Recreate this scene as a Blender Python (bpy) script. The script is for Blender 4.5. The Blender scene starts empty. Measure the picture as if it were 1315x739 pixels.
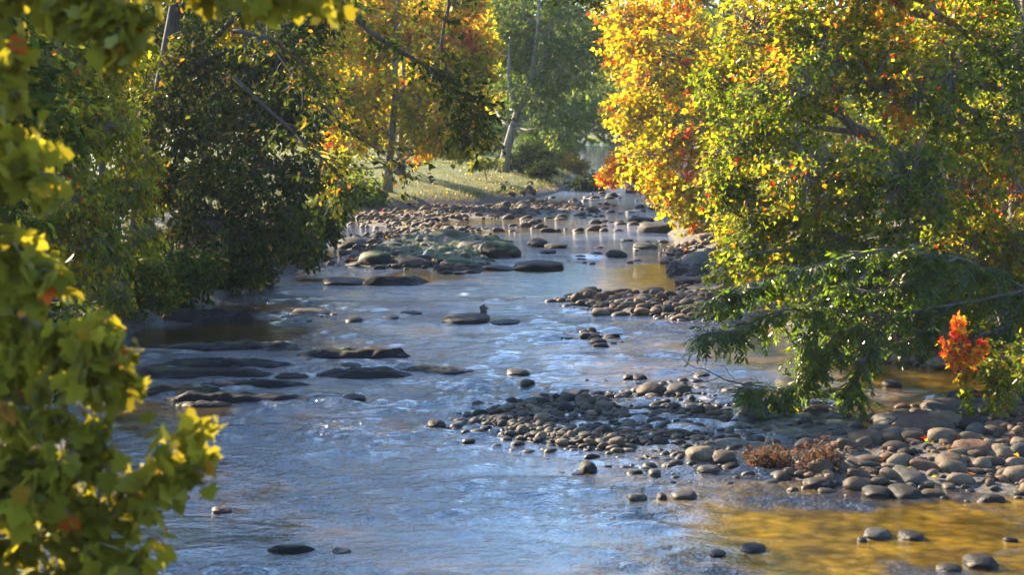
import bpy, math, random
import numpy as np

random.seed(7)
RNG = np.random.default_rng(7)
SC = bpy.context.scene
COL = SC.collection

# ----------------------------------------------------------------- camera numbers (photo is 1315 x 739)
CAMZ, F, CX, CY, HOR = 5.0, 2400.0, 657.5, 369.5, 150.0
PITCH = math.atan((CY - HOR) / F)
cp, sp = math.cos(PITCH), math.sin(PITCH)


def ray(px, py):
    u, v = px - CX, CY - py
    d = np.array([u, F * cp + v * sp, -F * sp + v * cp])
    return d / d[1]


def D(px, py, d):
    """world point seen at photo pixel (px, py) at distance d along +Y"""
    r = ray(px, py) * d
    return np.array([r[0], r[1], CAMZ + r[2]])


def W(px, py, z=0.0):
    """world point on the level z seen at photo pixel (px, py)"""
    r = ray(px, py)
    t = (z - CAMZ) / r[2]
    return np.array([r[0] * t, r[1] * t, z])


# ----------------------------------------------------------------- noise
def _hash(ix, iy, iz, seed):
    n = (ix * 374761393 + iy * 668265263 + iz * 1274126177 + seed * 974634777) & 0xFFFFFFFF
    n = ((n ^ (n >> 13)) * 1274126177) & 0xFFFFFFFF
    n = ((n ^ (n >> 16)) * 2246822519) & 0xFFFFFFFF
    return ((n ^ (n >> 15)) & 0xFFFFFF) / float(0xFFFFFF)


def vnoise(P, scale=1.0, seed=0):
    P = np.asarray(P, float) * scale + 1000.0
    i = np.floor(P).astype(np.int64)
    f = P - i
    f = f * f * (3 - 2 * f)
    r = 0
    for dx in (0, 1):
        wx = f[:, 0] if dx else 1 - f[:, 0]
        for dy in (0, 1):
            wy = f[:, 1] if dy else 1 - f[:, 1]
            for dz in (0, 1):
                wz = f[:, 2] if dz else 1 - f[:, 2]
                r = r + wx * wy * wz * _hash(i[:, 0] + dx, i[:, 1] + dy, i[:, 2] + dz, seed)
    return r


def fbm(P, scale=1.0, seed=0, octv=4):
    a, s, r, t = 1.0, scale, 0, 0
    for k in range(octv):
        r = r + a * vnoise(P, s, seed + k * 17)
        t += a
        a *= 0.5
        s *= 2.03
    return r / t


def smooth(a, b, x):
    t = np.clip((x - a) / (b - a), 0, 1)
    return t * t * (3 - 2 * t)


def norm(v):
    return v / np.maximum(np.linalg.norm(v, axis=-1, keepdims=True), 1e-9)


# ----------------------------------------------------------------- mesh helpers
def np_mesh(name, verts, faces_flat, sizes, smooth_shade=False):
    me = bpy.data.meshes.new(name)
    verts = np.asarray(verts, np.float32)
    faces_flat = np.asarray(faces_flat, np.int32)
    sizes = np.asarray(sizes, np.int32)
    me.vertices.add(len(verts))
    me.vertices.foreach_set('co', verts.ravel())
    me.loops.add(len(faces_flat))
    me.loops.foreach_set('vertex_index', faces_flat)
    me.polygons.add(len(sizes))
    starts = np.concatenate([[0], np.cumsum(sizes)[:-1]]).astype(np.int32)
    me.polygons.foreach_set('loop_start', starts)
    if smooth_shade:
        me.polygons.foreach_set('use_smooth', np.ones(len(sizes), bool))
    me.update(calc_edges=True)
    return me


def add_attr(me, name, vals):
    a = me.attributes.new(name, 'FLOAT', 'POINT')
    a.data.foreach_set('value', np.asarray(vals, np.float32))


def link(name, me, mat, parent=None):
    o = bpy.data.objects.new(name, me)
    COL.objects.link(o)
    if mat is not None:
        me.materials.clear()
        me.materials.append(mat)
    if parent is not None:
        o.parent = parent
    return o


def tag(o, label, cat, group=None):
    o['label'] = label
    o['category'] = cat
    if group:
        o['group'] = group
    return o


def root(name, loc, label, cat, group=None):
    o = bpy.data.objects.new(name, None)
    o.empty_display_size = 0.3
    COL.objects.link(o)
    o.location = loc
    return tag(o, label, cat, group)


def structure(o, kind='structure'):
    o['kind'] = kind
    return o


class Geo:
    """collects pieces into one mesh"""
    def __init__(self):
        self.v, self.f, self.s, self.n = [], [], [], 0

    def add(self, v, f, s):
        self.v.append(np.asarray(v, np.float32))
        self.f.append(np.asarray(f, np.int64) + self.n)
        self.s.append(np.asarray(s, np.int64))
        self.n += len(v)

    def tube(self, pts, rad, sides=6):
        pts = np.asarray(pts, float)
        rad = np.asarray(rad, float)
        n = len(pts)
        t = np.gradient(pts, axis=0)
        t = norm(t)
        ref = np.array([0.13, 0.21, 1.0]) if abs(t[0][2]) < 0.9 else np.array([1.0, 0.1, 0.0])
        a = norm(np.cross(t, ref))
        b = np.cross(t, a)
        ang = np.arange(sides) * 2 * math.pi / sides
        ring = pts[:, None, :] + rad[:, None, None] * (np.cos(ang)[None, :, None] * a[:, None, :] + np.sin(ang)[None, :, None] * b[:, None, :])
        v = ring.reshape(-1, 3)
        i = np.arange(n - 1)[:, None] * sides
        j = np.arange(sides)[None, :]
        q = np.stack([i + j, i + (j + 1) % sides, i + sides + (j + 1) % sides, i + sides + j], -1).reshape(-1)
        self.add(v, np.concatenate([q, np.arange(sides)[::-1], (n - 1) * sides + np.arange(sides)]),
                 np.concatenate([np.full((n - 1) * sides, 4), [sides, sides]]))

    def tubes3(self, A, B, C, ra, rc):
        """many thin three-point triangular twigs at once"""
        A, B, C = (np.asarray(x, float) for x in (A, B, C))
        n = len(A)
        if not n:
            return
        t = norm(C - A)
        ref = np.where(np.abs(t[:, 2:3]) < 0.9, np.array([[0.1, 0.2, 1.0]]), np.array([[1.0, 0.1, 0.0]]))
        a = norm(np.cross(t, ref))
        b = np.cross(t, a)
        ang = np.arange(3) * 2 * math.pi / 3
        off = np.cos(ang)[None, :, None] * a[:, None] + np.sin(ang)[None, :, None] * b[:, None]
        rm = (np.asarray(ra) + rc) / 2
        v = np.concatenate([A[:, None] + off * np.reshape(ra, (-1, 1, 1)), B[:, None] + off * np.reshape(rm, (-1, 1, 1)),
                            C[:, None] + off * np.reshape(rc, (-1, 1, 1))], 1).reshape(-1, 3)
        q = []
        for k in (0, 1):
            for j in range(3):
                q.append([k * 3 + j, k * 3 + (j + 1) % 3, k * 3 + 3 + (j + 1) % 3, k * 3 + 3 + j])
        q = np.array(q).ravel()
        f = (np.arange(n)[:, None] * 9 + q[None, :]).ravel()
        self.add(v, f, np.full(n * 6, 4))

    def mesh(self, name, smooth_shade=False):
        return np_mesh(name, np.concatenate(self.v), np.concatenate(self.f), np.concatenate(self.s), smooth_shade)


# ----------------------------------------------------------------- leaf templates: (along, across, lift), faces
def _half(pts):
    """mirror a half outline (base ... tip) into two folded halves"""
    n = len(pts)
    v = list(pts) + [(u, -w, l) for (u, w, l) in pts[1:-1]]
    f1 = list(range(n))[::-1]
    f2 = [0] + list(range(n, n + n - 2)) + [n - 1]
    return np.array(v, float), [f1, f2]


LEAF = {
    'oval': _half([(0, 0, 0), (.32, .25, .05), (.72, .2, .05), (1, 0, -.06)]),
    'long': _half([(0, 0, 0), (.3, .14, .03), (.7, .11, .02), (1, 0, -.12)]),
    'lobed': _half([(0, 0, 0), (.06, .3, .05), (.38, .5, .04), (.46, .24, .04), (1, 0, -.1)]),
    'star': _half([(0, 0, 0), (-.1, .28, .05), (.1, .55, .04), (.32, .36, .06), (.58, .62, .0), (.62, .3, .05), (.8, .24, 0), (1.02, 0, -.1)]),
    'blade': (np.array([(0, -.5, 0), (0, .5, 0), (.6, .3, .02), (1, 0, .1), (.6, -.3, .02)], float), [[0, 1, 2, 3, 4]]),
}


def leaf_mesh(name, base, axis, nrm, size, tmpl, hue, tone, curl=None):
    tv, tf = LEAF[tmpl]
    base, axis = np.asarray(base), norm(np.asarray(axis))
    side = norm(np.cross(nrm, axis))
    n2 = np.cross(axis, side)
    size = np.asarray(size).reshape(-1, 1, 1)
    k = len(tv)
    lift = np.ones((len(base), 1)) if curl is None else np.reshape(curl, (-1, 1))
    v = base[:, None] + size * (tv[None, :, 0:1] * axis[:, None] + tv[None, :, 1:2] * side[:, None] + (tv[None, :, 2] * lift)[:, :, None] * n2[:, None])
    ff = np.concatenate([np.array(f) for f in tf])
    ss = np.array([len(f) for f in tf])
    n = len(base)
    me = np_mesh(name, v.reshape(-1, 3), (np.arange(n)[:, None] * k + ff[None]).ravel(), np.tile(ss, n))
    add_attr(me, 'hue', np.repeat(hue, k))
    add_attr(me, 'tone', np.repeat(tone, k))
    return me


# ----------------------------------------------------------------- materials
def new_mat(name):
    m = bpy.data.materials.new(name)
    m.use_nodes = True
    nt = m.node_tree
    nt.nodes.clear()
    out = nt.nodes.new('ShaderNodeOutputMaterial')
    return m, nt, out


def nd(nt, kind, **kw):
    n = nt.nodes.new(kind)
    for k, v in kw.items():
        if k.startswith('i_'):
            key = k[2:].replace('_', ' ')
            n.inputs[key].default_value = v
        else:
            setattr(n, k, v)
    return n


def ramp(nt, stops, interp='LINEAR'):
    r = nt.nodes.new('ShaderNodeValToRGB')
    cr = r.color_ramp
    cr.interpolation = interp
    while len(cr.elements) > 1:
        cr.elements.remove(cr.elements[-1])
    for i, (p, c) in enumerate(stops):
        e = cr.elements[0] if i == 0 else cr.elements.new(p)
        e.position = p
        e.color = (*c, 1)
    return r


AUTUMN = [(0, (.022, .050, .008)), (.28, (.075, .105, .009)), (.48, (.20, .20, .012)), (.66, (.43, .34, .016)), (.8, (.46, .22, .014)), (.91, (.44, .085, .010)), (1, (.42, .022, .014))]
NEARL = [(0, (.028, .058, .009)), (.33, (.085, .118, .011)), (.52, (.17, .17, .013)), (.66, (.30, .23, .018)), (.78, (.44, .19, .02)), (.89, (.5, .09, .015)), (1, (.42, .03, .015))]
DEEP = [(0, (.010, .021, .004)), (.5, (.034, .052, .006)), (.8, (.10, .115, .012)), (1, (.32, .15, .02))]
COOL = [(0, (.030, .065, .016)), (.5, (.08, .13, .025)), (.8, (.14, .17, .03)), (1, (.30, .22, .03))]
SYCAM = [(0, (.058, .070, .012)), (.4, (.145, .136, .012)), (.72, (.21, .17, .013)), (.86, (.24, .13, .012)), (.95, (.42, .12, .014)), (1, (.38, .06, .014))]


def leaf_mat(name, stops, trans=.5, gloss=.10, rough=.38, tcol=(1.5, 1.35, .8)):
    m, nt, out = new_mat(name)
    L = nt.links.new
    h = nd(nt, 'ShaderNodeAttribute', attribute_name='hue')
    t = nd(nt, 'ShaderNodeAttribute', attribute_name='tone')
    r = ramp(nt, stops)
    L(h.outputs['Fac'], r.inputs[0])
    mul = nd(nt, 'ShaderNodeVectorMath', operation='SCALE')
    L(r.outputs[0], mul.inputs[0])
    L(t.outputs['Fac'], mul.inputs['Scale'])
    tc = nd(nt, 'ShaderNodeVectorMath', operation='MULTIPLY')
    tc.inputs[1].default_value = tcol
    L(mul.outputs[0], tc.inputs[0])
    d = nd(nt, 'ShaderNodeBsdfDiffuse')
    tr = nd(nt, 'ShaderNodeBsdfTranslucent')
    L(mul.outputs[0], d.inputs['Color'])
    L(tc.outputs[0], tr.inputs['Color'])
    mx = nd(nt, 'ShaderNodeMixShader')
    mx.inputs[0].default_value = trans
    L(d.outputs[0], mx.inputs[1])
    L(tr.outputs[0], mx.inputs[2])
    g = nd(nt, 'ShaderNodeBsdfGlossy')
    g.inputs['Roughness'].default_value = rough
    g.inputs['Color'].default_value = (.9, .86, .7, 1)
    fr = nd(nt, 'ShaderNodeFresnel')
    fr.inputs['IOR'].default_value = 1.42
    fm = nd(nt, 'ShaderNodeMath', operation='MULTIPLY')
    L(fr.outputs[0], fm.inputs[0])
    fm.inputs[1].default_value = gloss * 1.6
    fm.use_clamp = True
    mg = nd(nt, 'ShaderNodeMixShader')
    L(fm.outputs[0], mg.inputs[0])
    L(mx.outputs[0], mg.inputs[1])
    L(g.outputs[0], mg.inputs[2])
    L(mg.outputs[0], out.inputs['Surface'])
    return m


def bark_mat(name, c0, c1, scale=14):
    m, nt, out = new_mat(name)
    L = nt.links.new
    tc = nd(nt, 'ShaderNodeTexCoord')
    mp = nd(nt, 'ShaderNodeMapping')
    mp.inputs['Scale'].default_value = (1, 1, .22)
    L(tc.outputs['Object'], mp.inputs[0])
    n = nd(nt, 'ShaderNodeTexNoise', i_Scale=scale, i_Detail=5.0)
    L(mp.outputs[0], n.inputs['Vector'])
    r = ramp(nt, [(.3, c0), (.7, c1)])
    L(n.outputs['Fac'], r.inputs[0])
    b = nd(nt, 'ShaderNodeBump', i_Strength=.7, i_Distance=.03)
    L(n.outputs['Fac'], b.inputs['Height'])
    p = nd(nt, 'ShaderNodeBsdfPrincipled', i_Roughness=.85)
    L(r.outputs[0], p.inputs['Base Color'])
    L(b.outputs[0], p.inputs['Normal'])
    L(p.outputs[0], out.inputs['Surface'])
    return m


def rock_mat(name, moss=0.0, tint=True, c=(.16, .145, .125)):
    """river stone: base colour from the object, mottling, silt and a damp band that stays near the waterline"""
    m, nt, out = new_mat(name)
    L = nt.links.new
    geo = nd(nt, 'ShaderNodeNewGeometry')
    tc = nd(nt, 'ShaderNodeTexCoord')
    info = nd(nt, 'ShaderNodeObjectInfo')
    n1 = nd(nt, 'ShaderNodeTexNoise', i_Scale=7.0, i_Detail=6.0, i_Roughness=.65)
    n2 = nd(nt, 'ShaderNodeTexNoise', i_Scale=38.0, i_Detail=3.0)
    L(geo.outputs['Position'], n1.inputs['Vector'])
    L(geo.outputs['Position'], n2.inputs['Vector'])
    r = ramp(nt, [(.25, (.45, .45, .45)), (.5, (1, 1, 1)), (.78, (1.5, 1.45, 1.35))])
    L(n1.outputs['Fac'], r.inputs[0])
    mul = nd(nt, 'ShaderNodeVectorMath', operation='MULTIPLY')
    L(r.outputs[0], mul.inputs[0])
    if tint == 'attr':
        at = nd(nt, 'ShaderNodeAttribute', attribute_name='hue')
        rr = ramp(nt, STONES)
        L(at.outputs['Fac'], rr.inputs[0])
        L(rr.outputs[0], mul.inputs[1])
    elif tint:
        L(info.outputs['Color'], mul.inputs[1])
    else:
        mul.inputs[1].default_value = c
    r2 = ramp(nt, [(.35, (.75, .75, .75)), (.65, (1.2, 1.2, 1.2))])
    L(n2.outputs['Fac'], r2.inputs[0])
    mul2 = nd(nt, 'ShaderNodeVectorMath', operation='MULTIPLY')
    L(mul.outputs[0], mul2.inputs[0])
    L(r2.outputs[0], mul2.inputs[1])
    col = mul2.outputs[0]
    # damp band
    sep = nd(nt, 'ShaderNodeSeparateXYZ')
    L(geo.outputs['Position'], sep.inputs[0])
    ad = nd(nt, 'ShaderNodeMath', operation='MULTIPLY_ADD')
    L(n1.outputs['Fac'], ad.inputs[0])
    ad.inputs[1].default_value = -.10
    L(sep.outputs['Z'], ad.inputs[2])
    wet = nd(nt, 'ShaderNodeMapRange')
    wet.inputs['From Min'].default_value = -.03
    wet.inputs['From Max'].default_value = .03
    wet.inputs['To Min'].default_value = .38
    wet.inputs['To Max'].default_value = 1
    L(ad.outputs[0], wet.inputs['Value'])
    wm = nd(nt, 'ShaderNodeVectorMath', operation='SCALE')
    L(col, wm.inputs[0])
    L(wet.outputs[0], wm.inputs['Scale'])
    col = wm.outputs[0]
    if moss:
        sn = nd(nt, 'ShaderNodeSeparateXYZ')
        L(geo.outputs['Normal'], sn.inputs[0])
        n3 = nd(nt, 'ShaderNodeTexNoise', i_Scale=2.2, i_Detail=5.0)
        L(geo.outputs['Position'], n3.inputs['Vector'])
        mm = nd(nt, 'ShaderNodeMath', operation='MULTIPLY')
        L(sn.outputs['Z'], mm.inputs[0])
        L(n3.outputs['Fac'], mm.inputs[1])
        mr = nd(nt, 'ShaderNodeMapRange')
        mr.inputs['From Min'].default_value = .62 - .3 * moss
        mr.inputs['From Max'].default_value = .78 - .3 * moss
        L(mm.outputs[0], mr.inputs['Value'])
        mix = nd(nt, 'ShaderNodeMix', data_type='RGBA')
        L(mr.outputs[0], mix.inputs['Factor'])
        L(col, mix.inputs['A'])
        mix.inputs['B'].default_value = (.030, .042, .008, 1)
        col = mix.outputs['Result']
    rg = nd(nt, 'ShaderNodeMapRange')
    rg.inputs['From Min'].default_value = .38
    rg.inputs['From Max'].default_value = 1
    rg.inputs['To Min'].default_value = .5
    rg.inputs['To Max'].default_value = .7
    L(wet.outputs[0], rg.inputs['Value'])
    b = nd(nt, 'ShaderNodeBump', i_Strength=.5, i_Distance=.02)
    L(n2.outputs['Fac'], b.inputs['Height'])
    p = nd(nt, 'ShaderNodeBsdfPrincipled')
    p.inputs['Specular IOR Level'].default_value = .14 if tint else .12
    L(col, p.inputs['Base Color'])
    L(rg.outputs[0], p.inputs['Roughness'])
    L(b.outputs[0], p.inputs['Normal'])
    L(p.outputs[0], out.inputs['Surface'])
    return m


STONES = [(0, (.016, .014, .011)), (.2, (.040, .036, .029)), (.4, (.054, .037, .023)), (.6, (.046, .04, .033)), (.8, (.098, .05, .028)), (1, (.095, .07, .044))]

M = {}
M['autumn'] = leaf_mat('autumn_leaf', AUTUMN, .66, .025, .38, (1.7, 1.6, .8))
M['near_leaf'] = leaf_mat('maple_leaf', NEARL, .68, .035, .34, (1.75, 1.75, .75))
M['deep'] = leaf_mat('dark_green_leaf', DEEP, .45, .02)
M['cool'] = leaf_mat('cool_green_leaf', COOL, .55, .02)
M['sycamore'] = leaf_mat('sycamore_leaf', SYCAM, .46, .02, .55)
M['grass'] = leaf_mat('grass_blade', [(0, (.034, .056, .008)), (.6, (.085, .10, .012)), (1, (.19, .145, .03))], .5, .05)
M['bark'] = bark_mat('grey_brown_bark', (.05, .042, .035), (.15, .13, .105))
M['pale_bark'] = bark_mat('pale_mottled_bark', (.06, .048, .034), (.19, .16, .12), 6)
M['dark_bark'] = bark_mat('dark_bark', (.022, .018, .014), (.07, .056, .043))
M['twig'] = bark_mat('twig_bark', (.06, .045, .035), (.16, .13, .1))
M['stone'] = rock_mat('river_stone')
M['stones'] = rock_mat('river_stones', tint='attr')
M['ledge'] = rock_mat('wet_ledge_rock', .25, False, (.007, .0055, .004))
M['mossy'] = rock_mat('mossy_rock', 1.0, True)

# ----------------------------------------------------------------- river outline, bars and terrain
LB_PX = [(150, 739), (135, 600), (140, 480), (160, 425), (270, 402), (300, 372), (400, 345), (425, 300), (450, 275), (545, 268), (640, 262), (705, 252), (735, 240), (748, 222), (752, 205), (752, 192), (752, 184)]
RB_PX = [(1420, 739), (1330, 645), (1400, 560), (1400, 500), (1330, 468), (1130, 456), (1010, 425), (925, 388), (895, 345), (855, 300), (850, 275), (842, 255), (835, 240), (828, 225), (806, 205), (788, 192), (778, 184)]
LB = np.array([(-5.4, -8), (-5.2, 10)] + [tuple(W(*p)[:2]) for p in LB_PX])
RB = np.array([(8.2, -8), (7.6, 10)] + [tuple(W(*p)[:2]) for p in RB_PX])


def bez(pl, n=3):
    """soften a polyline (Chaikin)"""
    for _ in range(n):
        a, b = pl[:-1], pl[1:]
        q = np.empty((2 * len(a), 2))
        q[0::2] = a * .75 + b * .25
        q[1::2] = a * .25 + b * .75
        pl = np.vstack([pl[:1], q, pl[-1:]])
    return pl


LBs, RBs = bez(LB, 2), bez(RB, 2)
RIVER = np.vstack([LBs, RBs[::-1]])


def inside(poly, x, y):
    r = np.zeros(len(x), bool)
    n = len(poly)
    for i in range(n):
        x1, y1 = poly[i]
        x2, y2 = poly[(i + 1) % n]
        c = ((y1 > y) != (y2 > y))
        if abs(y2 - y1) > 1e-12:
            r ^= c & (x < (x2 - x1) * (y - y1) / (y2 - y1) + x1)
    return r


def pdist(poly, x, y, closed=True):
    d = np.full(len(x), 1e9)
    n = len(poly)
    P = np.stack([x, y], 1)
    for i in range(n if closed else n - 1):
        a, b = poly[i], poly[(i + 1) % n]
        ab = b - a
        t = np.clip(((P - a) @ ab) / max(ab @ ab, 1e-9), 0, 1)
        q = a + t[:, None] * ab
        d = np.minimum(d, np.hypot(P[:, 0] - q[:, 0], P[:, 1] - q[:, 1]))
    return d


def pxpoly(pts):
    return np.array([W(*p)[:2] for p in pts])


BAR_NEAR = pxpoly([(548, 545), (600, 522), (690, 506), (790, 498), (880, 492), (950, 505), (985, 530), (990, 560), (960, 590), (930, 612), (830, 606), (770, 594), (700, 585), (640, 574), (590, 560)])
BAR_RIGHT = pxpoly([(960, 612), (985, 585), (1060, 566), (1100, 540), (1150, 520), (1250, 505), (1340, 500), (1400, 560), (1350, 650), (1250, 640), (1180, 645), (1080, 640), (990, 632)])
BAR_MID = pxpoly([(705, 386), (745, 378), (850, 380), (940, 376), (960, 400), (940, 416), (880, 412), (820, 408), (760, 402)])
BAR_SMALL = pxpoly([(700, 430), (740, 421), (800, 428), (810, 440), (770, 447), (720, 441)])
BAR_BANK = pxpoly([(1125, 464), (1150, 455), (1240, 452), (1340, 460), (1340, 478), (1230, 480), (1150, 474)])
BAR_FAR = pxpoly([(450, 290), (455, 276), (530, 268), (620, 264), (700, 258), (745, 262), (760, 270), (700, 276), (640, 282), (560, 286), (610, 292), (660, 296), (600, 300), (520, 296)])
BAR_ISLE = pxpoly([(425, 345), (432, 312), (470, 300), (560, 295), (640, 305), (660, 318), (640, 334), (610, 346), (520, 348)])
BAR_SHORE = pxpoly([(868, 372), (860, 345), (850, 318), (905, 316), (960, 345), (950, 372)])
BARS = [(BAR_NEAR, .0), (BAR_RIGHT, .06), (BAR_MID, .10), (BAR_SMALL, .0), (BAR_BANK, .08), (BAR_FAR, .06), (BAR_ISLE, .10), (BAR_SHORE, .1)]


def terrain(x, y):
    x, y = np.asarray(x, float), np.asarray(y, float)
    P = np.stack([x, y, np.zeros_like(x)], 1)
    ins = inside(RIVER, x, y)
    d = pdist(RIVER, x, y)
    bank = .30 * (1 - np.exp(-d / .6)) + 2.6 * (1 - np.exp(-d / 13)) + .012 * d
    left = x < np.interp(y, LBs[:, 1], (LBs[:, 0] + 5))
    bank = np.where(~left, .25 * (1 - np.exp(-d / .6)) + 1.6 * (1 - np.exp(-d / 9)) + .02 * d, bank)
    z = np.where(ins, -.06 - .42 * (1 - np.exp(-d / 1.3)), bank)
    z = z + (fbm(P, .45, 3) - .5) * np.where(ins, .16, .30 * smooth(0, 3, d) + .06)
    for poly, h in BARS:
        bi = inside(poly, x, y)
        bd = pdist(poly, x, y)
        k = np.where(bi, .5 + .5 * smooth(0, .9, bd), .5 * (1 - smooth(0, .9, bd)))
        zb = h + (fbm(P, .9, 9) - .5) * .26
        z = z * (1 - k) + np.maximum(z, zb) * k
    return z


def th(x, y):
    return float(terrain(np.array([x]), np.array([y]))[0])


def G(px, py):
    """first point of the ground seen through photo pixel (px, py)"""
    r = ray(px, py)
    t = np.concatenate([np.arange(16, 60, .1), np.arange(60, 420, .4)])
    P = np.array([0, 0, CAMZ]) + t[:, None] * r
    below = P[:, 2] < terrain(P[:, 0], P[:, 1])
    k = int(np.argmax(below)) if below.any() else len(t) - 1
    return P[k]


def grid_mesh(name, xs, ys, zfun, smooth_shade=True):
    X, Y = np.meshgrid(xs, ys)
    x, y = X.ravel(), Y.ravel()
    z = zfun(x, y)
    nx, ny = len(xs), len(ys)
    i = np.arange(ny - 1)[:, None] * nx
    j = np.arange(nx - 1)[None, :]
    q = np.stack([i + j, i + j + 1, i + nx + j + 1, i + nx + j], -1).reshape(-1)
    return np_mesh(name, np.stack([x, y, z], 1), q, np.full((nx - 1) * (ny - 1), 4), smooth_shade), x, y, z


# ground
xs = np.concatenate([np.linspace(-420, -40, 40), np.linspace(-38, -14, 30), np.arange(-13.7, 17, .2), np.linspace(17.5, 45, 34), np.linspace(50, 420, 38)])
ys = np.concatenate([np.linspace(-40, 14, 20), np.arange(15, 60, .22), np.arange(60, 160, .5), np.arange(160, 400, 3), np.linspace(402, 640, 24)])
me, gx, gy, gz = grid_mesh('ground', xs, ys, terrain)
d_r = pdist(RIVER, gx, gy)
lawn = smooth(74, 84, gy) * (1 - smooth(250, 330, gy)) * smooth(.5, 2.2, d_r) * (gx < 12) * ~inside(RIVER, gx, gy)
lawn = np.maximum(lawn, .5 * smooth(40, 44, gy) * (1 - smooth(56, 60, gy)) * smooth(.5, 1.2, d_r) * (gx < 0) * (1 - smooth(3, 6, d_r)))
add_attr(me, 'lawn', lawn)


def ground_mat():
    m, nt, out = new_mat('ground_soil')
    L = nt.links.new
    geo = nd(nt, 'ShaderNodeNewGeometry')
    n1 = nd(nt, 'ShaderNodeTexNoise', i_Scale=1.3, i_Detail=7.0, i_Roughness=.65)
    n2 = nd(nt, 'ShaderNodeTexNoise', i_Scale=9.0, i_Detail=4.0)
    vo = nd(nt, 'ShaderNodeTexVoronoi', i_Scale=7.0)
    for n in (n1, n2, vo):
        L(geo.outputs['Position'], n.inputs['Vector'])
    soil = ramp(nt, [(.3, (.02, .015, .01)), (.55, (.05, .036, .02)), (.75, (.09, .06, .03))])
    L(n1.outputs['Fac'], soil.inputs[0])
    grass = ramp(nt, [(.3, (.035, .052, .009)), (.55, (.065, .08, .012)), (.8, (.11, .095, .02))])
    L(n2.outputs['Fac'], grass.inputs[0])
    grav = ramp(nt, [(.1, (.075, .06, .045)), (.45, (.05, .042, .032)), (.8, (.02, .017, .013))])
    L(vo.outputs['Distance'], grav.inputs[0])
    la = nd(nt, 'ShaderNodeAttribute', attribute_name='lawn')
    mx = nd(nt, 'ShaderNodeMix', data_type='RGBA')
    L(la.outputs['Fac'], mx.inputs['Factor'])
    L(soil.outputs[0], mx.inputs['A'])
    L(grass.outputs[0], mx.inputs['B'])
    sep = nd(nt, 'ShaderNodeSeparateXYZ')
    L(geo.outputs['Position'], sep.inputs[0])
    mr = nd(nt, 'ShaderNodeMapRange')
    mr.inputs['From Min'].default_value = .20
    mr.inputs['From Max'].default_value = .42
    L(sep.outputs['Z'], mr.inputs['Value'])
    m2 = nd(nt, 'ShaderNodeMix', data_type='RGBA')
    L(mr.outputs[0], m2.inputs['Factor'])
    L(grav.outputs[0], m2.inputs['A'])
    L(mx.outputs['Result'], m2.inputs['B'])
    b = nd(nt, 'ShaderNodeBump', i_Strength=.8, i_Distance=.06)
    L(n2.outputs['Fac'], b.inputs['Height'])
    p = nd(nt, 'ShaderNodeBsdfPrincipled', i_Roughness=.9)
    L(m2.outputs['Result'], p.inputs['Base Color'])
    L(b.outputs[0], p.inputs['Normal'])
    L(p.outputs[0], out.inputs['Surface'])
    return m


structure(link('ground', me, ground_mat()))

# ----------------------------------------------------------------- water
POOLS = [  # polygons of quiet water, softness in metres
    (pxpoly([(395, 352), (520, 350), (640, 350), (730, 343), (800, 348), (870, 338), (905, 350), (940, 374), (850, 379), (750, 376), (690, 382), (640, 368), (520, 362), (430, 360)]), 1.6),
    (pxpoly([(600, 300), (690, 276), (860, 276), (865, 300), (780, 303), (690, 302)]), 2.5),
    (pxpoly([(880, 440), (930, 425), (1020, 425), (1140, 458), (1330, 480), (1330, 505), (1130, 515), (1030, 510), (1020, 480), (900, 470)]), .8),
    (pxpoly([(800, 745), (860, 690), (900, 655), (960, 642), (1080, 652), (1200, 655), (1340, 652), (1450, 745)]), .8),
    (pxpoly([(500, 420), (620, 417), (640, 428), (560, 432), (490, 428)]), .8),
    (pxpoly([(160, 430), (300, 412), (420, 418), (400, 430), (260, 438), (170, 442)]), .8),
    (pxpoly([(150, 530), (270, 520), (330, 540), (290, 560), (200, 590), (140, 640), (130, 560)]), .9),
    (pxpoly([(90, 745), (110, 590), (240, 585), (310, 640), (330, 700), (280, 745)]), .9),
    (pxpoly([(450, 283), (560, 279), (600, 284), (560, 292), (470, 290)]), 1.5),
]
HALF = [pxpoly([(330, 745), (420, 620), (560, 590), (700, 600), (820, 640), (830, 700), (760, 745)])]


def ripple_fn(x, y):
    P = np.stack([x, y * .55, np.zeros_like(x)], 1)
    wob = (fbm(P, .9, 21, 3) - .5)
    k = np.ones(len(x))
    for poly, s in POOLS:
        sd = np.where(inside(poly, x, y), -1, 1) * pdist(poly, x, y)
        k = np.minimum(k, .10 + .90 * smooth(-s * .9, s * 1.3, sd + wob * s * 4.5))
    for poly in HALF:
        sd = np.where(inside(poly, x, y), -1, 1) * pdist(poly, x, y)
        k = np.minimum(k, .45 + .55 * smooth(-1, 1.5, sd + wob * 2))
    k = np.maximum(k, .16 * smooth(60, 66, y) + .3 * smooth(94, 104, y))
    streak = fbm(np.stack([x * .35, y * .9, np.zeros_like(x)], 1), .8, 33, 3)
    return k * (.55 + .75 * smooth(.35, .65, streak))


FOAM = [((605, 378), 60, 5, 1.0), ((755, 330), 48, 7, 1.0), ((800, 251), 50, 3, 1.0), ((780, 270), 70, 4, .9), ((700, 345), 30, 3, .5), ((420, 500), 40, 4, .5), ((385, 482), 30, 3, .6), ((520, 484), 40, 4, .6), ((600, 480), 26, 4, .5),
        ((430, 404), 40, 3, .4), ((890, 506), 80, 3, .3), ((990, 545), 40, 4, .3), ((760, 256), 45, 4, .8), ((800, 262), 40, 4, .6), ((870, 545), 40, 2, .3), ((1000, 515), 40, 3, .35), ((765, 190), 14, 2, 1.0)]


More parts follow.
